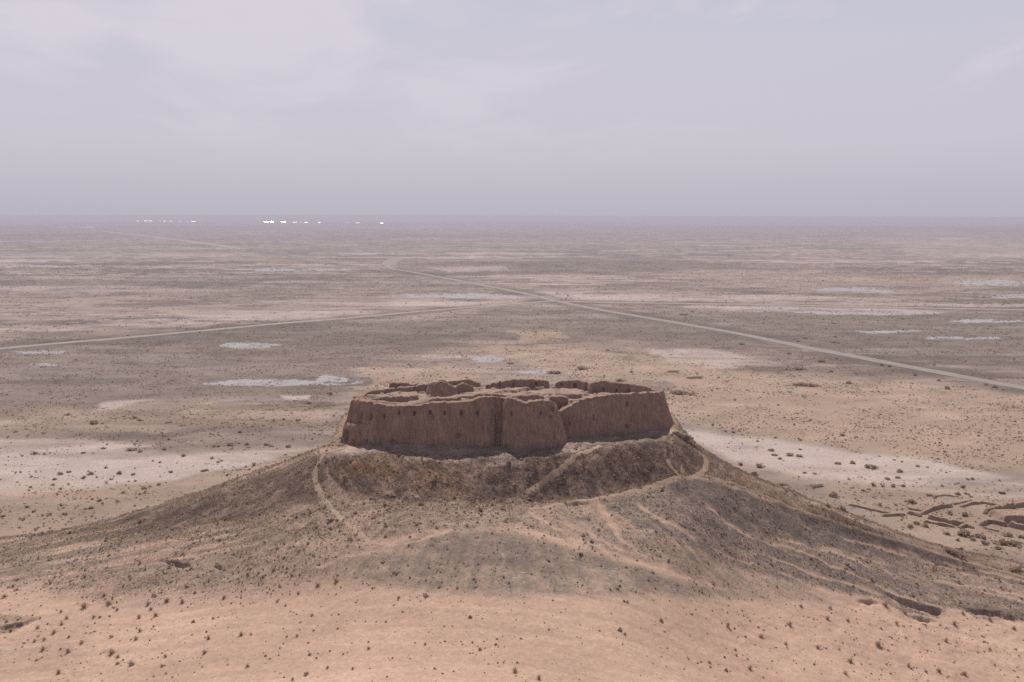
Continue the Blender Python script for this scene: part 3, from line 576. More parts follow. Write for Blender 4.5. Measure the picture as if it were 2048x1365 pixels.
# broken stub and plinth at the left end
fort_parts.append(wall_part('plinth', fort, [((679, 886, 256), (690, 848, 257)), ((681, 888, 251.5), (694, 846, 253)), ((700, 890, 248.6), (705, 848, 250)), ((722, 892, 246.8), (724, 848, 248)), ((741, 893, 246), (741, 847, 247.6))], 2.0, 4, 490, flute=1.4, dents=[(692, 872, 5, 12, 1.3), (706, 884, 4, 5, .8), (735, 885, 5, 5, .7)], away=(-35, 258)))
# rear walls, their courtyard faces turned to the camera
far_side = (0, 400)
RW = [([((778, 784, 280), (780, 768.5, 281)), ((800, 783, 281), (800, 766.5, 282)), ((822, 782, 281), (820, 767, 282)), ((836, 781, 281), (836, 770, 282))], 1.2, [(798, 774, 2, 4, .5)]),
      ([((715, 806, 262), (716, 794, 262.5)), ((736, 800, 266), (738, 786, 266.5)), ((760, 795, 269), (760, 780.5, 269.5)), ((800, 790, 272.5), (800, 776, 273)), ((830, 788, 274), (832, 772.5, 274.5)), ((856, 786, 275), (857, 768, 275.5))], 1.6, [(770, 790, 3, 4, .7), (808, 786, 4, 3, .6)]),
      ([((893, 782, 277), (893, 766, 277.6)), ((905, 782, 277.5), (908, 763.5, 278)), ((938, 780, 278), (938, 760.5, 278.6)), ((950, 780, 278), (951, 763.5, 278.6)), ((960, 780, 278), (961, 769, 278.6))], 1.6, []),
      ([((972, 786, 276), (974, 774, 276.6)), ((985, 787, 276.6), (986, 766.5, 277.2)), ((1010, 788, 277), (1010, 762.5, 277.8)), ((1040, 788, 277.2), (1040, 759, 278)), ((1066, 788, 277.2), (1066, 758.5, 278)), ((1086, 787, 277), (1086, 761.5, 277.8)), ((1100, 784, 277), (1098, 764.5, 277.8))], 1.8, [(1000, 769, 2.2, 6, 1.2), (1027, 770, 2, 3.5, .9), (1072, 769, 1.8, 5, 1.1), (976, 776, 2.5, 5, .8)]),
      ([((1110, 780, 277.5), (1111, 768, 278)), ((1122, 784, 277), (1122, 763, 277.8)), ((1150, 786, 276.6), (1150, 761.5, 277.4)), ((1168, 785, 276), (1168, 764, 276.8)), ((1181, 784, 276), (1180, 767, 276.6))], 1.6, [(1149.5, 772, 3, 4.5, 1.2), (1123, 770, 2, 3.5, .8)]),
      ([((1177, 790, 273.4), (1180, 769, 274)), ((1195, 790, 274), (1195, 762.5, 274.8)), ((1220, 790, 273.6), (1220, 764, 274.4)), ((1245, 791, 272.6), (1245, 767, 273.4)), ((1268, 792, 271), (1268, 770, 272)), ((1290, 793, 269.4), (1292, 773.5, 270.4)), ((1310, 794, 268), (1314, 781, 269))], 1.7, [(1207, 779, 2, 3.5, 1.0), (1233, 782, 2, 3.5, 1.0), (1257, 782, 2, 4, .9), (1238, 771, 3, 6, .4)])]
for k, (st, th, dn) in enumerate(RW):
    fort_parts.append(wall_part('rear_wall', fort, st, th, 9.0, 520 + 20 * k, dents=dn, away=far_side, rows=26, base_ext=2.5))
# tower stump in the courtyard and smaller broken walls
fort_parts.append(wall_part('inner_tower', fort, [((851, 788, 272), (858, 767, 272.5)), ((858, 795, 267), (864, 765, 267.5)), ((872, 799, 262.5), (875, 763.8, 263.4)), ((883, 800, 262.2), (882, 763.6, 263)), ((897, 799, 263), (894, 765, 263.8)), ((908, 797, 264.5), (901, 768, 265)), ((918, 795, 268), (912, 775, 268.5))], 3.2, 5, 660, away=(-17, 270), rows=30, flute=0.8, ragged=0.5))
for k, (st, th) in enumerate([([((912, 788, 270), (914, 770, 270.6)), ((922, 789, 269.5), (922, 768, 270)), ((935, 788, 270), (934, 769, 270.6)), ((947, 786, 271), (946, 773, 271.4))], 1.5),
                              ([((1020, 804, 256.5), (1024, 794, 257.5)), ((1040, 808, 256), (1044, 790.5, 257)), ((1064, 808, 256), (1064, 790.5, 257)), ((1090, 806, 256.5), (1088, 793, 257.5))], 3.0),
                              ([((1098, 805, 258), (1100, 795, 258.5)), ((1120, 806, 258), (1120, 792.5, 258.6)), ((1136, 804, 258.6), (1136, 795, 259))], 2.2),
                              ([((742, 806, 258), (744, 797, 258.6)), ((765, 806, 257), (766, 795, 257.6)), ((800, 804, 257), (800, 793.5, 257.6)), ((838, 801, 258.5), (836, 792, 259))], 1.6),
                              ([((856, 808, 253), (858, 800, 253.6)), ((878, 807, 253), (878, 796, 253.6)), ((905, 804, 254), (905, 795, 254.6)), ((922, 802, 255), (922, 796, 255.6))], 2.4),
                              ([((938, 799, 261), (940, 792, 261.6)), ((962, 800, 260.5), (962, 788.5, 261)), ((990, 799, 261), (990, 788, 261.6)), ((1012, 797, 262), (1010, 790, 262.6))], 1.8)]):
    fort_parts.append(wall_part('inner_wall', fort, st, th, 3.5, 700 + 20 * k, away=(0, 300), rows=16, base_ext=1.5))
# courtyard filled with slumped earth
cx0, cx1, cy0, cy1 = -42, 42, 246.5, 281
gx, gy = np.meshgrid(np.arange(cx0, cx1, 0.28), np.arange(cy0, cy1, 0.28), indexing='ij')
gu, gv = to_pix(gx, gy, 58.5 + 0 * gx)
st_ = lambda sc_x, sc_y, sd_, lo: smooth(lo, lo + 0.07, fbm(gx / sc_x, gy / sc_y, sd_, 4, 0.55))
gz = 57.9 + 0.045 * (gy - 262) + 0.45 * fbm(gx / 9, gy / 6, 801, 4) + 0.7 * st_(9, 4.2, 805, 0.06) - 0.6 * st_(6, 2.8, 825, 0.16) + 0.16 * fbm(gx / 1.8, gy / 1.4, 809, 4, 0.5)
for (mx, my, ra, rb, h) in [(-19, 257, 6, 2.5, 1.1), (-28, 262, 4, 3, .7), (-11, 260, 4, 3, .7), (2, 262, 7, 3, .6), (13.5, 254, 4.5, 4, -1.9), (15, 258, 3, 3, -.5), (24, 262, 8, 4, .5), (-35, 258, 3, 3, .4), (-24, 252, 5, 2, -.5), (30, 266, 5, 3, .4), (-3, 254, 6, 2.5, .5)]:
    gz += h * np.exp(-((gx - mx) / ra) ** 2 - ((gy - my) / rb) ** 2)
# keep only the inside of the ring of walls
ring = np.array([at_depth(u, v, d)[:2] for (u, v, d) in [(716, 797, 262), (709, 800, 257), (722, 803, 252.5), (757, 808, 249.2), (850, 809, 247.4), (950, 803, 247.4), (997, 796, 249.2), (1016, 796, 248), (1060, 805, 246.6), (1104, 805, 247.6), (1112, 815, 252.5), (1140, 815, 253.6), (1210, 793, 256.4), (1293, 788, 261.4), (1320, 785, 266), (1310, 781, 270), (1245, 767, 274.4), (1150, 762, 278.4), (1040, 759, 279), (960, 762, 279.5), (836, 770, 280), (760, 780, 271)]])
inside = in_poly(gx, gy, [tuple(p) for p in ring])
na2, nb2 = gx.shape; ii = np.arange(na2 * nb2).reshape(na2, nb2)
cell = inside[:-1, :-1] & inside[1:, :-1] & inside[:-1, 1:] & inside[1:, 1:]
f = np.stack([ii[:-1, :-1], ii[1:, :-1], ii[1:, 1:], ii[:-1, 1:]], -1)[cell]
used = np.unique(f); remap = np.full(na2 * nb2, -1); remap[used] = np.arange(len(used))
fort_parts.append(link('courtyard_fill', mesh_from('courtyard_fill', np.stack([gx, gy, gz], -1).reshape(-1, 3)[used], remap[f], 4), M_RUBBLE, fort))
for o in fort_parts: o.matrix_parent_inverse = Matrix.Translation(-fort.location)

# ------------------------------------------------------------------ ruined walls on the plain at the foot of the hill
def free_wall(name, pts, h, thick, seed, label, group=None, taper=0.35):
    P = np.array([hit(*p)[:2] for p in pts])
    seg = np.concatenate([[0], np.cumsum(np.linalg.norm(np.diff(P, axis=0), axis=1))])
    n = max(6, int(seg[-1] / 0.3)); s = np.linspace(0, seg[-1], n)
    c = np.stack([np.interp(s, seg, P[:, 0]), np.interp(s, seg, P[:, 1])], 1)
    for _ in range(1): c[1:-1] = (c[:-2] + c[1:-1] * 2 + c[2:]) / 4
    tg = np.gradient(c, axis=0); tg /= np.linalg.norm(tg, axis=1)[:, None]; nn = np.stack([-tg[:, 1], tg[:, 0]], 1)
    h *= 1.05; z0 = grid_height(c[:, 0], c[:, 1])
    end = np.minimum(1, np.minimum(s, seg[-1] - s) / (0.8 + 0.4 * h) + 0.35)
    hh = h * end * (1 + 0.3 * fbm(s * 0.3, s * 0, seed, 3) + 0.12 * fbm(s * 1.3, s * 0, seed + 1, 2))
    rows = []
    for (k, zf) in [(-1, -0.4), (-1, 0.0), (-0.95, 0.4), (-0.9, 0.75), (-0.82, 0.94), (-0.6, 1.0), (0.0, 1.03), (0.6, 1.0), (0.82, 0.92), (0.92, 0.5), (1, 0.0), (1, -0.4)]:
        off = k * thick / 2 * (1 + taper * (1 - max(zf, 0))) + 0.12 * fbm(s * 0.7, s * 0 + zf * 1.5 + k, seed + 2, 3)
        p = c + nn * off[:, None]
        rows.append(np.column_stack([p, z0 + hh * max(zf, 0) + (zf if zf < 0 else 0) + 0.05 * fbm(s * 2, s * 0 + k, seed + 3, 2)]))
    V = np.stack(rows, 1); a, m_ = V.shape[:2]; ii = np.arange(a * m_).reshape(a, m_)
    f = np.stack([ii[:-1], ii[1:], np.roll(ii, -1, 1)[1:], np.roll(ii, -1, 1)[:-1]], -1).reshape(-1, 4).tolist()
    f += [tuple(ii[0]), tuple(ii[-1][::-1])]
    o0 = np.array([c[n // 2, 0], c[n // 2, 1], z0[n // 2]])
    me = bpy.data.meshes.new(name); me.from_pydata((V.reshape(-1, 3) - o0).tolist(), [], f); me.polygons.foreach_set('use_smooth', [True] * len(me.polygons)); me.update()
    import bmesh
    bm = bmesh.new(); bm.from_mesh(me); bmesh.ops.recalc_face_normals(bm, faces=bm.faces); bm.to_mesh(me); bm.free()
    o = link(name, me, M_RUIN, None, tuple(o0)); tag(o, label, 'ruined wall', group); return o
GW = 'low ruined walls below the right flank of the hill'
for k, (pts, h, th, lb) in enumerate([
    ([(1697, 1011), (1730, 1018), (1780, 1029)], 0.8, 1.2, 'long thin low earth wall nearest the hill slope, leftmost of the ruins'),
    ([(1763, 1033), (1790, 1032), (1810, 1031)], 0.8, 1.2, 'short low wall stump at the left edge of the ruined compound'),
    ([(1814, 1027), (1828, 1030), (1842, 1035)], 1.2, 1.4, 'short dark red wall block at the left corner of the ruined compound'),
    ([(1842, 1030), (1862, 1021), (1885, 1016), (1904, 1014)], 1.2, 1.2, 'curving low wall running back from the left corner of the compound'),
    ([(1815, 1018), (1830, 1021), (1842, 1023)], 0.7, 1.0, 'small worn wall ridge just left of the curving wall'),
    ([(1857, 1037), (1880, 1043), (1905, 1049), (1932, 1054)], 1.4, 1.4, 'long dark front wall of the ruined compound'),
    ([(1846, 1045), (1866, 1047), (1885, 1052), (1908, 1056)], 0.8, 1.3, 'low half buried wall in front of the long dark front wall'),
    ([(1918, 1057), (1932, 1054), (1947, 1058)], 0.9, 1.2, 'tiny wall hump at the right end of the long front wall'),
    ([(1961, 1052), (1978, 1046), (1995, 1049), (2013, 1054)], 1.5, 1.3, 'angled wall of two faces in front of the tall ruin block'),
    ([(2018, 1053), (2035, 1057), (2060, 1063), (2090, 1068)], 1.8, 1.5, 'thick dark wall running out of the right edge of the photo'),
    ([(1970, 1029), (1990, 1024), (2010, 1019), (2026, 1015)], 2.0, 1.8, 'sloping wall climbing behind the tall ruin block'),
    ([(1922, 1015), (1945, 1009), (1965, 1007), (1985, 1011), (2008, 1016)], 0.9, 1.2, 'arched low wall at the back of the ruined compound'),
    ([(2026, 1015), (2045, 1013), (2075, 1013)], 1.3, 1.6, 'wall piece at the right photo edge behind the tall ruin block'),
    ([(1976, 1032), (1990, 1034), (2003, 1036)], 0.5, 1.0, 'very low wall line at the left foot of the tall ruin block'),
    ([(1966, 1056), (1980, 1060), (1998, 1064)], 0.6, 1.0, 'faint low wall in the bushes below the angled wall'),
    ([(1905, 1010), (1925, 1005), (1942, 1002)], 0.6, 1.6, 'rounded earth bank farthest back in the ruins'),
    ([(1866, 994), (1890, 991), (1912, 994)], 0.5, 1.5, 'isolated low bank on the flat beyond the ruined compound')]):
    free_wall('ruined_wall', pts, h, th, 900 + 7 * k, lb, GW)
# the tall block: a mound of walling with a broad flat top
bpts = [(1995, 1043), (2015, 1046), (2048, 1049), (2095, 1053)]
b0 = hit(2045, 1046)
gx, gy = np.meshgrid(np.arange(-10, 26, 0.35), np.arange(-3, 13, 0.35), indexing='ij')
e = np.minimum(np.minimum((gx + 8.5 + 1.0 * fbm(gx * .3, gy * .3, 971, 3)) / 2.2, (24 - gx) / 2), np.minimum((gy + 1.2 + 0.7 * fbm(gx * .35, gy * 0, 972, 3) + 0.07 * gx) / 0.9, (11 - gy) / 3.5))
gz = 2.9 * smooth(0, 1, e) * (1 + 0.12 * fbm(gx / 2.5, gy / 2.5, 973, 3)) + 0.25 * fbm(gx / 1.3, gy / 1.3, 974, 3) * smooth(0.4, 1, e) - 0.35
ii = np.arange(gx.size).reshape(gx.shape)
f = np.stack([ii[:-1, :-1], ii[1:, :-1], ii[1:, 1:], ii[:-1, 1:]], -1).reshape(-1, 4)
o = link('ruin_block', mesh_from('ruin_block', np.stack([gx, gy, gz], -1).reshape(-1, 3), f, 4), M_RUIN, None, tuple(b0))
tag(o, 'tall flat topped ruin block of brown earth at the right photo edge', 'ruin')

# ------------------------------------------------------------------ rocks
def rock_mesh(seed, n=2, flat=0.7, rough=0.35):
    import bmesh
    bm = bmesh.new(); bmesh.ops.create_icosphere(bm, subdivisions=n, radius=0.5)
    r = random.Random(seed); ph = [r.uniform(0, 9) for _ in range(6)]
    for v in bm.verts:
        c = v.co; k = 1 + rough * (math.sin(5 * c.x + ph[0]) * math.sin(6 * c.y + ph[1]) + 0.6 * math.sin(9 * c.z + ph[2] + 4 * c.x)) + r.uniform(-0.08, 0.08)
        v.co = Vector((c.x * k * 1.15, c.y * k * 0.9, c.z * k * flat))
    me = bpy.data.meshes.new('rock'); bm.to_mesh(me); bm.free(); return me
rock_meshes = [rock_mesh(k) for k in range(6)]
for me in rock_meshes: me.materials.append(M_STONE)
def size_at(p, px): return px * math.sqrt(p[0] ** 2 + p[1] ** 2 + (EYE - p[2]) ** 2) / F
def put_rock(u, v, px, label, group=None, k=None):
    p = hit(u, v); s = size_at(p, px)
    o = bpy.data.objects.new('rock', rock_meshes[random.randrange(6) if k is None else k]); COL.objects.link(o)
    o.location = (p[0], p[1], p[2] + 0.12 * s); o.scale = (s, s, s * random.uniform(.8, 1.1)); o.rotation_euler = (0, 0, random.uniform(0, 6.28))
    return tag(o, label, 'rock', group)
# jagged outcrop under the right end of the fortress
put_rock(1378, 884, 22, 'jagged dark outcrop on the hill edge just below the right end of the fortress', None, 0)
put_rock(1366, 876, 26, 'dark boulder wedged under the right corner of the fortress wall', None, 1)
put_rock(1388, 893, 10, 'small dark boulder hanging lowest on the edge right of the fortress', None, 2)
put_rock(1356, 870, 16, 'smaller dark boulder tucked against the right foot of the fortress wall', None, 3)
put_rock(1508, 950, 14, 'dark boulder standing out on the skyline of the right hill edge', None, 4)
put_rock(2003, 987, 13, 'greenish dark cone shaped lump on the flat behind the ruins', None, 5)
ROCKS_FG = [(300, 1183), (390, 1172), (375, 1176), (355, 1180), (318, 1168), (405, 1186), (460, 1166), (524, 1171), (547, 1183), (565, 1190), (376, 1217), (300, 1181), (508, 1169), (596, 1187), (855, 1185), (930, 1186), (952, 1175), (788, 1212), (567, 1258), (600, 1247), (628, 1263), (772, 1247), (830, 1287), (890, 1285), (925, 1291), (940, 1307), (970, 1299), (820, 1318), (633, 1318), (660, 1305), (740, 1340), (850, 1338), (870, 1339), (568, 1355), (560, 1349), (1010, 1323), (400, 1330), (330, 1333), (405, 1336), (456, 1332), (1395, 1328), (1395, 1329), (1402, 1325), (1416, 1327), (1437, 1331), (1452, 1297), (1495, 1321), (1534, 1340), (1553, 1347), (1620, 1284), (1670, 1283), (1708, 1281), (1652, 1298), (1628, 1329), (1663, 1323), (1708, 1345), (1742, 1350), (1780, 1349), (1643, 1350), (1526, 1357), (1965, 1275), (1968, 1286), (1975, 1287), (1919, 1278), (2035, 1355), (1988, 1332), (2000, 1341), (2030, 1300), (1955, 1306), (1968, 1304), (1560, 1237), (1524, 1238), (1880, 1252), (1850, 1252), (1820, 1246), (1730, 1260), (1762, 1258), (200, 1237), (176, 1255), (262, 1282), (189, 1264), (300, 1283), (240, 1283), (95, 1303), (45, 1296), (150, 1340), (305, 1320), (360, 1325), (455, 1320), (540, 1318)]
for i, (u, v) in enumerate(ROCKS_FG):
    side = 'lower left' if u < 700 else 'lower centre' if u < 1380 else 'lower right'
    put_rock(u, v, random.choice((2.6, 3.2, 3.8, 4.4, 5.2)), 'small dark stone lying on the bare sand at ' + side, 'small stones on the sand at ' + side)

# ------------------------------------------------------------------ plants
def blade_cloud(n, seed, kind):
    """quads: leaf clumps of a shrub in a dome, or blades of a tuft; unit width, base at z = 0"""
    r = np.random.default_rng(seed); V = []; 
    if kind == 'tuft':
        az = r.uniform(0, 2 * np.pi, n); lean = r.uniform(0.1, 1.25, n); ln = r.uniform(0.35, 0.85, n)
        b = np.stack([0.10 * np.cos(az) * r.uniform(0, 1, n), 0.10 * np.sin(az) * r.uniform(0, 1, n), np.full(n, -0.03)], 1)
        tip = b + np.stack([np.cos(az) * lean * ln * 0.8, np.sin(az) * lean * ln * 0.8, ln * (1 - 0.45 * lean)], 1)
        midp = (b + tip) / 2 + np.array([0, 0, 0.08])
        sd = np.stack([-np.sin(az), np.cos(az), 0 * az], 1) * 0.020
        V = np.stack([b - sd, b + sd, midp + sd * 0.9, midp - sd * 0.9, midp - sd * 0.9, midp + sd * 0.9, tip + sd * 0.25, tip - sd * 0.25], 1).reshape(-1, 3)
        return V, np.arange(len(V)).reshape(-1, 4)
    ncl = max(3, n // 9); cc = r.normal(0, 1, (ncl, 3)); cc /= np.linalg.norm(cc, axis=1)[:, None]; cc *= r.uniform(0.15, 0.42, (ncl, 1)); cc[:, 2] = np.abs(cc[:, 2]) * 0.75 + 0.12
    p = cc[r.integers(0, ncl, n)] + r.normal(0, 0.085, (n, 3)); p[:, 2] = np.maximum(p[:, 2], 0.02)
    a = r.normal(0, 1, (n, 3)); a /= np.linalg.norm(a, axis=1)[:, None]; b = np.cross(a, r.normal(0, 1, (n, 3))); b /= np.linalg.norm(b, axis=1)[:, None]
    s = r.uniform(0.04, 0.105, (n, 1)) * (1.0 if n > 40 else 2.1)
    V = np.stack([p - a * s - b * s * .6, p + a * s - b * s * .6, p + a * s * .7 + b * s * .6, p - a * s * .7 + b * s * .6], 1).reshape(-1, 3)
    if n > 40:                                   # stems
        k = 9; t = cc[r.integers(0, ncl, k)]; b0 = r.normal(0, 0.03, (k, 3)); b0[:, 2] = -0.03
        sd = np.cross(t - b0, [0, 0, 1.0]); sd /= np.linalg.norm(sd, axis=1)[:, None] + 1e-6; sd *= 0.014
        V = np.concatenate([V, np.stack([b0 - sd, b0 + sd, t + sd * .5, t - sd * .5], 1).reshape(-1, 3)])
    return V, np.arange(len(V)).reshape(-1, 4)
def plant_mesh(name, n, seed, kind, mat):
    V, f = blade_cloud(n, seed, kind); me = mesh_from(name, V, f, 4, None, False); me.materials.append(mat); return me
tuft_meshes = [plant_mesh('grass_tuft', 110, 50 + k, 'tuft', M_GRASS if k < 3 else M_SHRUB) for k in range(6)]
shrub_meshes = [plant_mesh('desert_shrub', 190, 80 + k, 'shrub', (M_SHRUB, M_GREEN, M_SHRUB)[k % 3]) for k in range(6)]
def put(meshes, name, u, v, px, hgt, label, cat, group=None, wide=1.0, k=None):
    p = hit(u, v); s = size_at(p, px)
    o = bpy.data.objects.new(name, meshes[random.randrange(len(meshes)) if k is None else k]); COL.objects.link(o)
    o.location = (p[0], p[1], p[2] - 0.02 * s); o.scale = (s * wide, s, s * hgt); o.rotation_euler = (0, 0, random.uniform(-.5, .5) + (math.pi if random.random() < .5 else 0) if wide > 1.2 else random.uniform(0, 6.28))
    return tag(o, label, cat, group)
N_SHRUB = 0
TUFT_FG = [(168, 1216, 17), (217, 1210, 17), (334, 1204, 15), (296, 1210, 11), (302, 1219, 10), (365, 1207, 12), (170, 1155, 10), (261, 1161, 9), (280, 1128, 9), (9, 1195, 12), (208, 1194, 11), (187, 1236, 10), (133, 1238, 10), (122, 1226, 8), (123, 1250, 11), (108, 1268, 13), (88, 1281, 10), (69, 1284, 9), (86, 1302, 13), (136, 1307, 13), (138, 1277, 8), (163, 1288, 11), (223, 1308, 16), (236, 1317, 11), (262, 1331, 13), (272, 1280, 12), (280, 1265, 10), (311, 1233, 12), (278, 1237, 10), (331, 1315, 9), (409, 1308, 14), (417, 1280, 11), (482, 1271, 13), (502, 1272, 8), (495, 1336, 11), (324, 1334, 8), (448, 1198, 12), (526, 1156, 9), (372, 1173, 8), (548, 1142, 11), (432, 1135, 10), (306, 1193, 11), (26, 1175, 9), (34, 1182, 8), (101, 1168, 10), (75, 1258, 10), (22, 1263, 9), (234, 1222, 9), (672, 1164, 15), (635, 1172, 12), (597, 1189, 8), (594, 1273, 8), (737, 1298, 9), (850, 1291, 8), (960, 1302, 11), (705, 1341, 8), (614, 1350, 9), (585, 1360, 9), (655, 1339, 8), (1030, 1346, 16), (1078, 1361, 13), (1427, 1172, 9), (1456, 1254, 13), (1522, 1275, 13), (1602, 1215, 10), (1554, 1175, 8), (1655, 1240, 12), (1696, 1243, 10), (1771, 1212, 16), (1810, 1228, 14), (1757, 1294, 17), (1636, 1298, 12), (1500, 1339, 12), (1571, 1289, 9), (1473, 1313, 8), (1701, 1325, 14), (1691, 1349, 12), (1817, 1336, 11), (1878, 1346, 12), (1929, 1352, 12), (1892, 1285, 11), (1980, 1300, 8), (2028, 1260, 10), (1909, 1250, 13), (1793, 1249, 11), (1580, 1252, 13), (1980, 1241, 10), (2021, 1238, 12), (1926, 1230, 10), (1970, 1228, 11), (117, 1348, 14), (1255, 1207, 9), (1250, 1270, 8)]
big_lab = {(168, 1216, 17): 'tallest dry brown grass tuft on the sandy slope at lower left', (672, 1164, 15): 'wide dark dry tuft on the upper edge of the sand left of the grey fan', (1030, 1346, 16): 'dry tuft at the bottom centre of the photo, the larger of two close together', (1078, 1361, 13): 'dry tuft cut by the bottom edge near the centre of the photo',
           (1456, 1254, 13): 'lone thin tuft high on the bare sand at lower right', (1522, 1275, 13): 'dark tuft beside a black stone on the sand at lower right', (1771, 1212, 16): 'dark bush under the left end of the black eroded bank at lower right', (1757, 1294, 17): 'broad pale sprawling tuft on the sand at lower right', (482, 1271, 13): 'isolated dark pointed tuft on smooth sand left of centre',
           (334, 1204, 15): 'dark upright tuft beside a cluster of stones below the left ledge', (223, 1308, 16): 'bushy tuft on the bare sand, largest in the bottom left corner', (117, 1348, 14): 'spreading tuft near the bottom edge at far left'}
for t in TUFT_FG:
    u, v, px = t; side = 'lower left' if u < 640 else 'lower centre' if u < 1380 else 'lower right'
    sz = 'larger' if px >= 13 else 'medium' if px >= 10 else 'tiny'
    lb = big_lab.get(t); g = None if lb else sz + ' dry tufts at ' + side
    put(tuft_meshes, 'grass_tuft', u, v, px * 0.95, random.uniform(.8, 1.15), lb or (sz + ' dry brown grass tuft growing on the sand at ' + side), 'grass tuft', g)
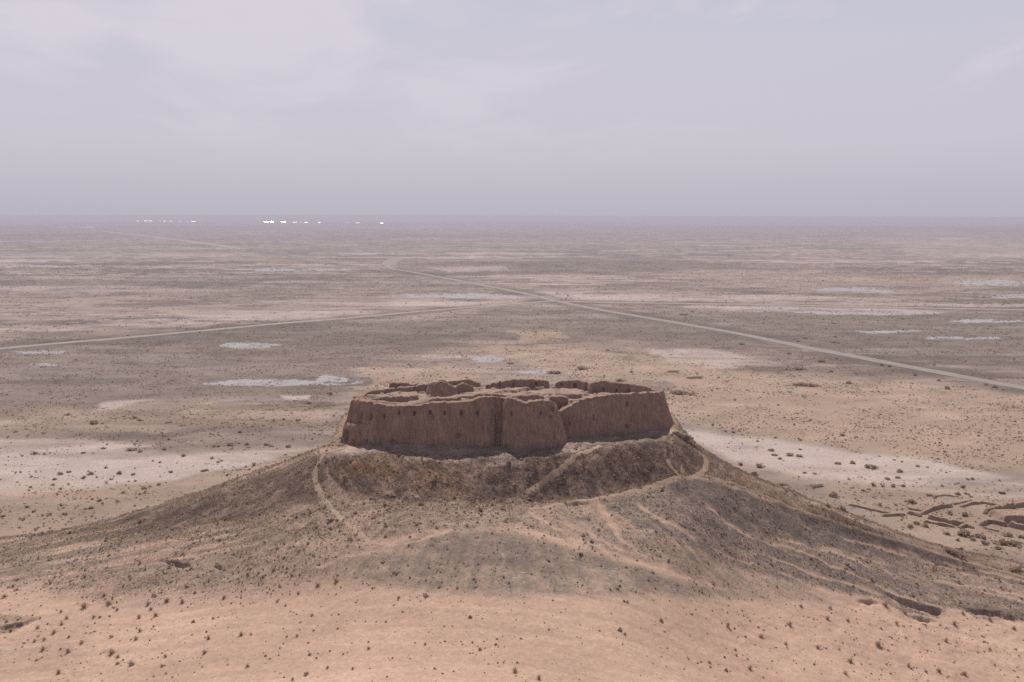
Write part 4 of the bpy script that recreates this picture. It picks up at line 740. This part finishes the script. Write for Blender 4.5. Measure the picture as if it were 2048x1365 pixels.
SHR = [  # u, v, width px, height factor, widening, label or None
    (1542, 902, 17, .5, 1, None), (1549, 912, 13, .6, 1, None), (1560, 919, 11, .7, 1, None), (1579, 912, 19, .6, 1, None), (1598, 914, 19, .5, 1.2, None), (1600, 900, 10, .5, 1, None), (1519, 935, 20, .7, 1, 'round dark bush alone on the pale flat close to the hill edge'), (1481, 931, 14, .9, 1, 'twiggy upright bush nearest the right hill edge on the pale flat'),
    (1675, 929, 15, .7, 1, None), (1705, 927, 17, .6, 1, None), (1742, 937, 26, .6, 1, 'largest brown bush in the middle of the pale flat at right'), (1800, 945, 20, .65, 1, 'dark bush at the right end of the row on the pale flat'), (1789, 921, 8, .6, 1, None), (1610, 947, 12, .5, 1, None), (1684, 872, 14, .7, 1, None), (1551, 877, 10, .7, 1, None), (1451, 864, 9, .9, 1, None), (1467, 866, 9, .8, 1, None),
    (1747, 972, 12, 1, 1, None), (1765, 974, 8, 1, 1, None), (1786, 974, 13, .8, 1, None), (1807, 974, 12, .8, 1, None), (1775, 959, 14, .6, 1, None), (1796, 957, 13, .6, 1, None), (1726, 982, 12, .6, 1, None), (1667, 994, 24, .7, 1, 'wide grey twiggy bush on the sand beyond the right hill slope'), (1823, 1006, 20, .7, 1, 'spiky bush on open sand left behind the ruined compound'), (1758, 1011, 14, .7, 1, None),
    (1926, 976, 12, 1, 1, None), (1915, 990, 12, .8, 1, None), (1931, 989, 8, .9, 1, None), (1858, 992, 18, .5, 1.2, None), (1884, 973, 9, .6, 1, None), (1945, 960, 9, .8, 1, None), (1835, 934, 10, .7, 1, None), (1684, 1021, 22, .9, 1, 'dark bush at the hill foot just left of the long thin wall'), (1656, 1014, 18, .7, 1, None), (1566, 971, 22, .4, 1.3, None), (1635, 973, 30, .3, 1.6, 'very wide low dark bush on the brown rise beyond the right hill edge'),
    (1868, 1035, 17, .8, 1, 'reddish bush inside the ruined compound beside its curving wall'), (1901, 1030, 12, 1.1, 1, 'tall narrow bush in the middle of the ruined compound'), (1929, 1033, 17, 1, 1, 'dark rounded bush inside the ruined compound, the one farthest right'), (1821, 1056, 18, .8, 1, None), (1833, 1049, 16, .8, 1, None), (1850, 1054, 20, .8, 1, None), (1930, 1072, 30, .7, 1.2, 'big dark bush in front of the long compound wall'), (1894, 1069, 16, .6, 1, 'lone low grey bush on the sand below the long compound wall'), (1915, 1082, 12, .9, 1, 'small yellowish bush on the bare sand below the ruins'),
    (1946, 1082, 15, .7, 1, None), (1960, 1076, 22, .7, 1, None), (2002, 1088, 34, .6, 1.2, 'largest sprawling bush on the sand below the ruins at right'), (2028, 1090, 34, .5, 1.2, 'pale sprawling bush at the right edge below the ruins'), (1997, 1098, 20, .5, 1.2, None), (1970, 1088, 20, .5, 1.1, None), (2015, 1072, 24, .6, 1.1, None), (2044, 1076, 16, .8, 1, None),
    (1895, 1104, 18, .9, 1, 'nearly black bush on the crest of the hill slope in front of the ruins'), (1910, 1108, 30, .5, 1.3, 'low grey green shrub spreading along the crest right of the nearly black bush'), (2030, 1140, 22, .5, 1.3, None),
    (188, 848, 20, .7, 1, 'largest dark red brown bush on the plain at far left'), (205, 848, 9, .6, 1, None), (270, 837, 16, .5, 1, None), (280, 842, 10, .7, 1, None), (480, 866, 12, .9, 1, None), (135, 831, 14, .6, 1.2, None), (87, 868, 9, .7, 1, None), (31, 865, 9, .7, 1, None), (338, 880, 8, 1.1, 1, None), (460, 891, 16, .6, 1, None), (427, 894, 12, .7, 1, None), (437, 894, 11, .7, 1, None), (478, 888, 10, .6, 1, None), (494, 890, 12, .7, 1, None), (533, 891, 14, .6, 1, None), (576, 895, 16, .6, 1, None), (328, 900, 14, .6, 1, None), (263, 901, 24, .4, 1.3, None), (280, 905, 12, .8, 1, None), (207, 898, 14, .5, 1, None), (167, 907, 12, .5, 1, None), (68, 909, 14, .6, 1, None), (89, 910, 9, .6, 1, None), (367, 913, 13, .8, 1, None), (424, 918, 10, .8, 1, None), (436, 926, 10, .7, 1, None), (306, 923, 7, .9, 1, None), (320, 926, 8, .9, 1, None), (342, 946, 10, .9, 1, None), (239, 948, 13, .8, 1, None), (267, 950, 12, .7, 1, None), (181, 950, 14, .7, 1, None), (212, 937, 10, .8, 1, None), (138, 946, 9, .8, 1, None), (120, 949, 14, .6, 1, None), (109, 960, 12, .7, 1, None), (167, 957, 14, .6, 1, None), (63, 955, 9, .7, 1, None), (41, 946, 7, 1, 1, None), (318, 971, 12, .8, 1, None), (287, 978, 15, .6, 1, None), (246, 987, 12, .9, 1, None), (279, 990, 9, .8, 1, None), (198, 1003, 16, .6, 1, None), (185, 1000, 9, .9, 1, None), (171, 1019, 12, .5, 1, None), (183, 1018, 12, .8, 1, None), (123, 1012, 9, 1, 1, None), (130, 1030, 12, .7, 1, None), (101, 1030, 9, 1.1, 1, None), (106, 971, 9, .8, 1, None), (55, 1016, 10, 1, 1, None), (410, 943, 18, .5, 1.2, None),
    (660, 790, 14, 1, 1, None), (619, 808, 16, .6, 1, None), (596, 842, 14, .6, 1, None), (566, 840, 12, .6, 1, None), (1643, 725, 26, .45, 1.2, 'wide dark bush on the pale sand just below the main road'), (1614, 772, 46, .3, 1.6, 'longest dark thicket on the sand plain to the right of the fortress'), (1592, 740, 34, .3, 1.5, 'flat dark thicket between the main road and the longest thicket'), (1698, 768, 14, .8, 1, None), (1662, 745, 12, .7, 1, None), (1778, 734, 14, .7, 1, 'dark bush standing against the near side of the main road at right'), (1895, 779, 15, .8, 1, None), (1972, 771, 12, .7, 1, None), (1990, 776, 14, .6, 1, None), (1610, 678, 14, .5, 1.2, None), (1596, 684, 15, .4, 1.2, None), (1669, 686, 18, .3, 1.3, None), (1366, 631, 18, .4, 1.3, None), (1384, 625, 14, .4, 1.2, None), (1483, 690, 18, .5, 1.2, None), (1578, 709, 12, .6, 1, None), (1673, 719, 9, .9, 1, None), (1877, 763, 10, .8, 1, None), (1830, 752, 10, .8, 1, None), (1764, 732, 8, 1, 1, None),
    (1365, 788, 44, .3, 1.5, 'dark flat thicket just behind the right end of the fortress'), (1163, 740, 26, .6, 1.1, 'grey bush clump behind the middle of the fortress'), (1110, 748, 30, .5, 1.3, 'grey green thicket close behind the rear fortress wall'), (1240, 763, 24, .4, 1.3, 'low grey thicket behind the right rear wall of the fortress'), (1390, 757, 26, .3, 1.4, None), (1345, 745, 24, .25, 1.6, None), (1020, 728, 18, .4, 1.2, None), (1215, 702, 10, .7, 1, None),
    # dark bushes on the hill itself
    (1018, 928, 14, .8, 1, 'dark bush on the hill under the wall foot near the gate tower'), (692, 957, 14, .8, 1, 'dark bush on the left hill face right of the footpath'), (658, 994, 10, .7, 1, None), (742, 999, 12, .6, 1, None), (770, 1012, 12, .9, 1, None), (812, 998, 9, .9, 1, None), (841, 1010, 13, .6, 1, None), (728, 1009, 8, .9, 1, None), (700, 1080, 11, .9, 1, 'pointed dark bush below the end of the left footpath'), (717, 1081, 9, .6, 1, None), (663, 1043, 11, .9, 1, None), (909, 998, 12, .7, 1, None), (868, 965, 18, .5, 1, None), (985, 1012, 8, .8, 1, None), (820, 1075, 8, .8, 1, None), (771, 1075, 9, .6, 1, None), (955, 1046, 9, .6, 1, None), (1437, 1028, 9, .9, 1, None), (1370, 1055, 9, .6, 1, None), (1305, 1148, 10, .5, 1, None), (1337, 1122, 9, .6, 1, None), (1706, 1141, 9, .9, 1, None)]
def shrub_region(u, v):
    if v < 800 and u > 1250: return 'on the plain near the main road'
    if v < 800: return 'on the plain behind the fortress'
    if u > 1640 and v > 1000: return 'on the sand around the ruined compound'
    if 600 < u < 1450 and v > 920: return 'on the stony hill face under the fortress'
    if u > 1420 and v < 1000: return 'on the pale flat right of the hill'
    if u > 1420: return 'on the right flank of the hill'
    if v < 890: return 'on the brown plain at left'
    return 'on the pale salt flat at left'
for (u, v, px, hf, wd, lb) in SHR:
    reg = shrub_region(u, v); sz = 'large' if px * wd >= 16 else 'mid sized' if px >= 11 else 'small'
    put(shrub_meshes, 'desert_shrub', u, v, px * 0.95 * random.uniform(.85, 1.1), hf, lb or (sz + ' dry brown shrub growing ' + reg), 'shrub', None if lb else sz + ' shrubs ' + reg, wd); N_SHRUB += 1

# everything smaller than those: scrub cover nobody could count
def scatter(count, accept, rmin, rmax, seed):
    r_ = np.random.default_rng(seed)
    rr = np.sqrt(r_.uniform(rmin ** 2, rmax ** 2, count)); aa = r_.uniform(-np.radians(30), np.radians(30), count)
    x, y = rr * np.sin(aa), rr * np.cos(aa); keep = r_.uniform(0, 1, count) < accept(x, y, rr)
    return x[keep], y[keep], rr[keep]
def grid_sample(G, x, y):
    a = np.arctan2(x, y); r = np.hypot(x, y)
    return G[np.clip(np.searchsorted(AZ, a), 0, len(AZ) - 1), np.clip(np.searchsorted(RR, r), 0, len(RR) - 1)]
def merged(name, templates, x, y, s, hf, mat, sink=0.02, seed=1, wide=None):
    r_ = np.random.default_rng(seed); z = grid_height(x, y); Vs = []; Fs = []; off = 0
    pick = r_.integers(0, len(templates), len(x)); ang = r_.uniform(0, 6.283, len(x))
    for k, (V, f) in enumerate(templates):
        q_ = np.nonzero(pick == k)[0]
        if not len(q_): continue
        c, sn = np.cos(ang[q_])[:, None], np.sin(ang[q_])[:, None]
        px = (V[None, :, 0] * c - V[None, :, 1] * sn) * s[q_, None]; py = (V[None, :, 0] * sn + V[None, :, 1] * c) * s[q_, None]; pz = V[None, :, 2] * (s * hf)[q_, None]
        P = np.stack([px + x[q_, None], py + y[q_, None], pz + z[q_, None] - sink * s[q_, None]], -1).reshape(-1, 3)
        ff = (f[None] + (np.arange(len(q_)) * len(V))[:, None, None] + off).reshape(-1, f.shape[1]); off += len(P)
        Vs.append(P); Fs.append(ff)
    o = link(name, mesh_from(name, np.concatenate(Vs), np.concatenate(Fs), templates[0][1].shape[1], None, False), mat); o['kind'] = 'stuff'; return o
lowpoly = [blade_cloud(14, 200 + k, 'shrub') for k in range(8)]; midpoly = [blade_cloud(26, 230 + k, 'shrub') for k in range(8)]
hillm = np.clip(hill * 1.4, 0, 1)
clump = lambda x, y: np.clip(0.5 + 1.1 * fbm(x / 14, y / 14, 301, 3), 0.05, 1)
x, y, rr = scatter(135000, lambda x, y, r: np.clip(grid_sample(DENS, x, y) * 0.9 + 0.06, 0, 1) * clump(x, y) * (grid_sample(hillm, x, y) < 0.3), 315, 900, 11)
s = np.random.default_rng(3).lognormal(-0.32, 0.42, len(x)) * 1.0
merged('scrub_cover', midpoly, x, y, s, np.full(len(x), 0.62), M_SHRUB, seed=21)
x, y, rr = scatter(270000, lambda x, y, r: np.clip(grid_sample(DENS, x, y) * 0.9 + 0.03, 0, 1) * clump(x, y), 900, 2400, 12)
s = np.random.default_rng(4).lognormal(0.15, 0.45, len(x)) * 1.1
merged('scrub_cover', lowpoly, x, y, s, np.full(len(x), 0.55), M_GREEN, seed=22)
# small tufts and stones over the hill
x, y, rr = scatter(60000, lambda x, y, r: (grid_sample(hillm, x, y) > 0.5) * np.clip(grid_sample(pebh, x, y) * 0.85 - 0.06, 0, 1) * clump(x * 2, y * 2) * (y > 190) * (1 - smooth(288, 300, y)), 190, 330, 13)
keep = ~((np.abs(x) < 41) & (y > 246) & (y < 285)); x, y = x[keep], y[keep]
s = np.random.default_rng(5).lognormal(-0.95, 0.45, len(x)); merged('scrub_cover', midpoly, x, y, s, np.full(len(x), 0.75), M_SHRUB, seed=23)
oct_V = np.array([[.5, 0, 0], [0, .45, 0], [-.5, .05, 0], [.05, -.5, 0], [0.05, 0, .4], [0, 0, -.3]]); oct_F = np.array([[0, 1, 4], [1, 2, 4], [2, 3, 4], [3, 0, 4], [1, 0, 5], [2, 1, 5], [3, 2, 5], [0, 3, 5]])
stones = [(oct_V * np.random.default_rng(k).uniform(.7, 1.3, (6, 3)), oct_F) for k in range(6)]
x, y, rr = scatter(150000, lambda x, y, r: (grid_sample(hillm, x, y) > 0.5) * np.clip(grid_sample(pebh, x, y) * 0.95 - 0.07, 0, 1) * np.clip(0.55 + 1.2 * fbm(x / 5, y / 5, 311, 3), 0.04, 1) * (1 - smooth(288, 300, y)), 155, 330, 14)
keep = ~((np.abs(x) < 41) & (y > 246) & (y < 285)); x, y = x[keep], y[keep]
s = np.random.default_rng(6).lognormal(-1.45, 0.5, len(x)); merged('gravel', stones, x, y, s, np.full(len(x), 1.0), M_STONE, sink=-0.1, seed=24)

# ------------------------------------------------------------------ far settlement: sheds with shining roofs
def shed(u, v, wpx, off, label):
    p = hit(u, v); dist = math.hypot(p[0], p[1]); w = wpx / F * dist; dpt = 44.0; wall_h = 5.0
    # the roof pitch and heading at which the sun is mirrored towards the hill
    hv = Vector(sun_dir) + Vector((-p[0] / dist, -p[1] / dist, 0)); hv.normalize()
    rise = dpt / 2 * math.hypot(hv.x, hv.y) / hv.z
    root = bpy.data.objects.new('shed', None); COL.objects.link(root); root.location = (p[0], p[1], 0); root.rotation_euler = (0, 0, math.atan2(hv.x, -hv.y) + math.radians(off))
    tag(root, label, 'shed', 'sheds of the far settlement')
    a = dpt / 2
    V = [(sx * w / 2, y, z) for sx in (-1, 1) for y, z in ((-a, wall_h), (0, wall_h + rise), (a, wall_h), (0, wall_h + rise - 0.4))]
    me = bpy.data.meshes.new('roof'); me.from_pydata(V, [], [(0, 4, 5, 1), (1, 5, 6, 2), (0, 3, 7, 4), (3, 2, 6, 7), (0, 1, 2, 3), (4, 7, 6, 5)]); me.update(); link('roof', me, M_ROOF, root)
    q_ = a - 0.6; V = [(sx * (w / 2 - .6), sy * q_, z) for z in (-0.5, wall_h - 0.05) for sx, sy in ((-1, -1), (1, -1), (1, 1), (-1, 1))]
    me = bpy.data.meshes.new('wall'); me.from_pydata(V, [], [(0, 1, 5, 4), (1, 2, 6, 5), (2, 3, 7, 6), (3, 0, 4, 7), (4, 5, 6, 7)]); me.update(); link('wall', me, M_WALLW, root)
SHEDS = [(274, 443.6, 5, 'leftmost glinting shed of the far settlement'), (291, 443.7, 7, 'left one of two touching glinting sheds left in the far row'), (300, 443.8, 8, 'right one of two touching glinting sheds left in the far row'), (319, 441, 9, 'thin pale shed set slightly behind the left row of glinting sheds'), (320, 444, 4, 'small shed in front of the thin pale shed in the far row'), (329, 444, 6, 'bright middle shed of the left far row'), (341, 444.1, 6, 'bright shed just right of the middle of the left far row'), (358, 444.3, 9, 'long pale shed near the right end of the left far row'), (373, 444.6, 6, 'dim shed second from the right end of the left far row'), (386, 444.8, 9, 'bright long shed closing the right end of the left far row'),
         (532, 446, 9, 'brightest and largest white glinting shed near the horizon'), (543, 446, 6, 'warm white shed touching the brightest shed on its right'), (566, 446, 8, 'dim bluish shed between the brightest shed and the central row'), (589, 446.5, 9, 'long shed starting the central row of glints'), (601, 446.8, 4, 'small dim shed in the central row of glints'), (612, 446.9, 6, 'bright shed ending the central row of glints'), (638, 447, 7, 'single bright shed standing right of the central row'), (694, 447.3, 5, 'faint small shed second from right among the single sheds'), (715, 447.8, 7, 'bright single shed second farthest right near the horizon'), (763, 448.5, 7, 'rightmost bright single shed near the horizon')]
for (u, v, w, lb) in SHEDS: shed(u, v, w, 2 if 'brightest' in lb else 30 if any(q in lb for q in ('dim', 'faint', 'small', 'pale')) else 19 + random.uniform(-3, 3), lb)

# ------------------------------------------------------------------ dusty air
HAZE_DENSITY, HAZE_COL, HAZE_ANISO = 0.000145, (0.56, 0.555, 0.655), 0.2
x0, x1, y0, y1, z0, z1 = -210000, 210000, -210000, 210000, -3.0, 107.6
V = [(x, y, z) for z in (z0, z1) for x, y in ((x0, y0), (x1, y0), (x1, y1), (x0, y1))]
me = bpy.data.meshes.new('haze'); me.from_pydata(V, [], [(3, 2, 1, 0), (4, 5, 6, 7), (0, 1, 5, 4), (1, 2, 6, 5), (2, 3, 7, 6), (3, 0, 4, 7)]); me.update()
hz = bpy.data.materials.new('haze'); hz.use_nodes = True; N = hz.node_tree.nodes; L = hz.node_tree.links
N.remove(N['Principled BSDF']); pv = N.new('ShaderNodeVolumePrincipled')
pv.inputs['Density'].default_value = HAZE_DENSITY; pv.inputs['Color'].default_value = HAZE_COL + (1,); pv.inputs['Anisotropy'].default_value = HAZE_ANISO
L.new(pv.outputs[0], N['Material Output'].inputs['Volume'])
o = link('haze', me, hz); o['kind'] = 'stuff'
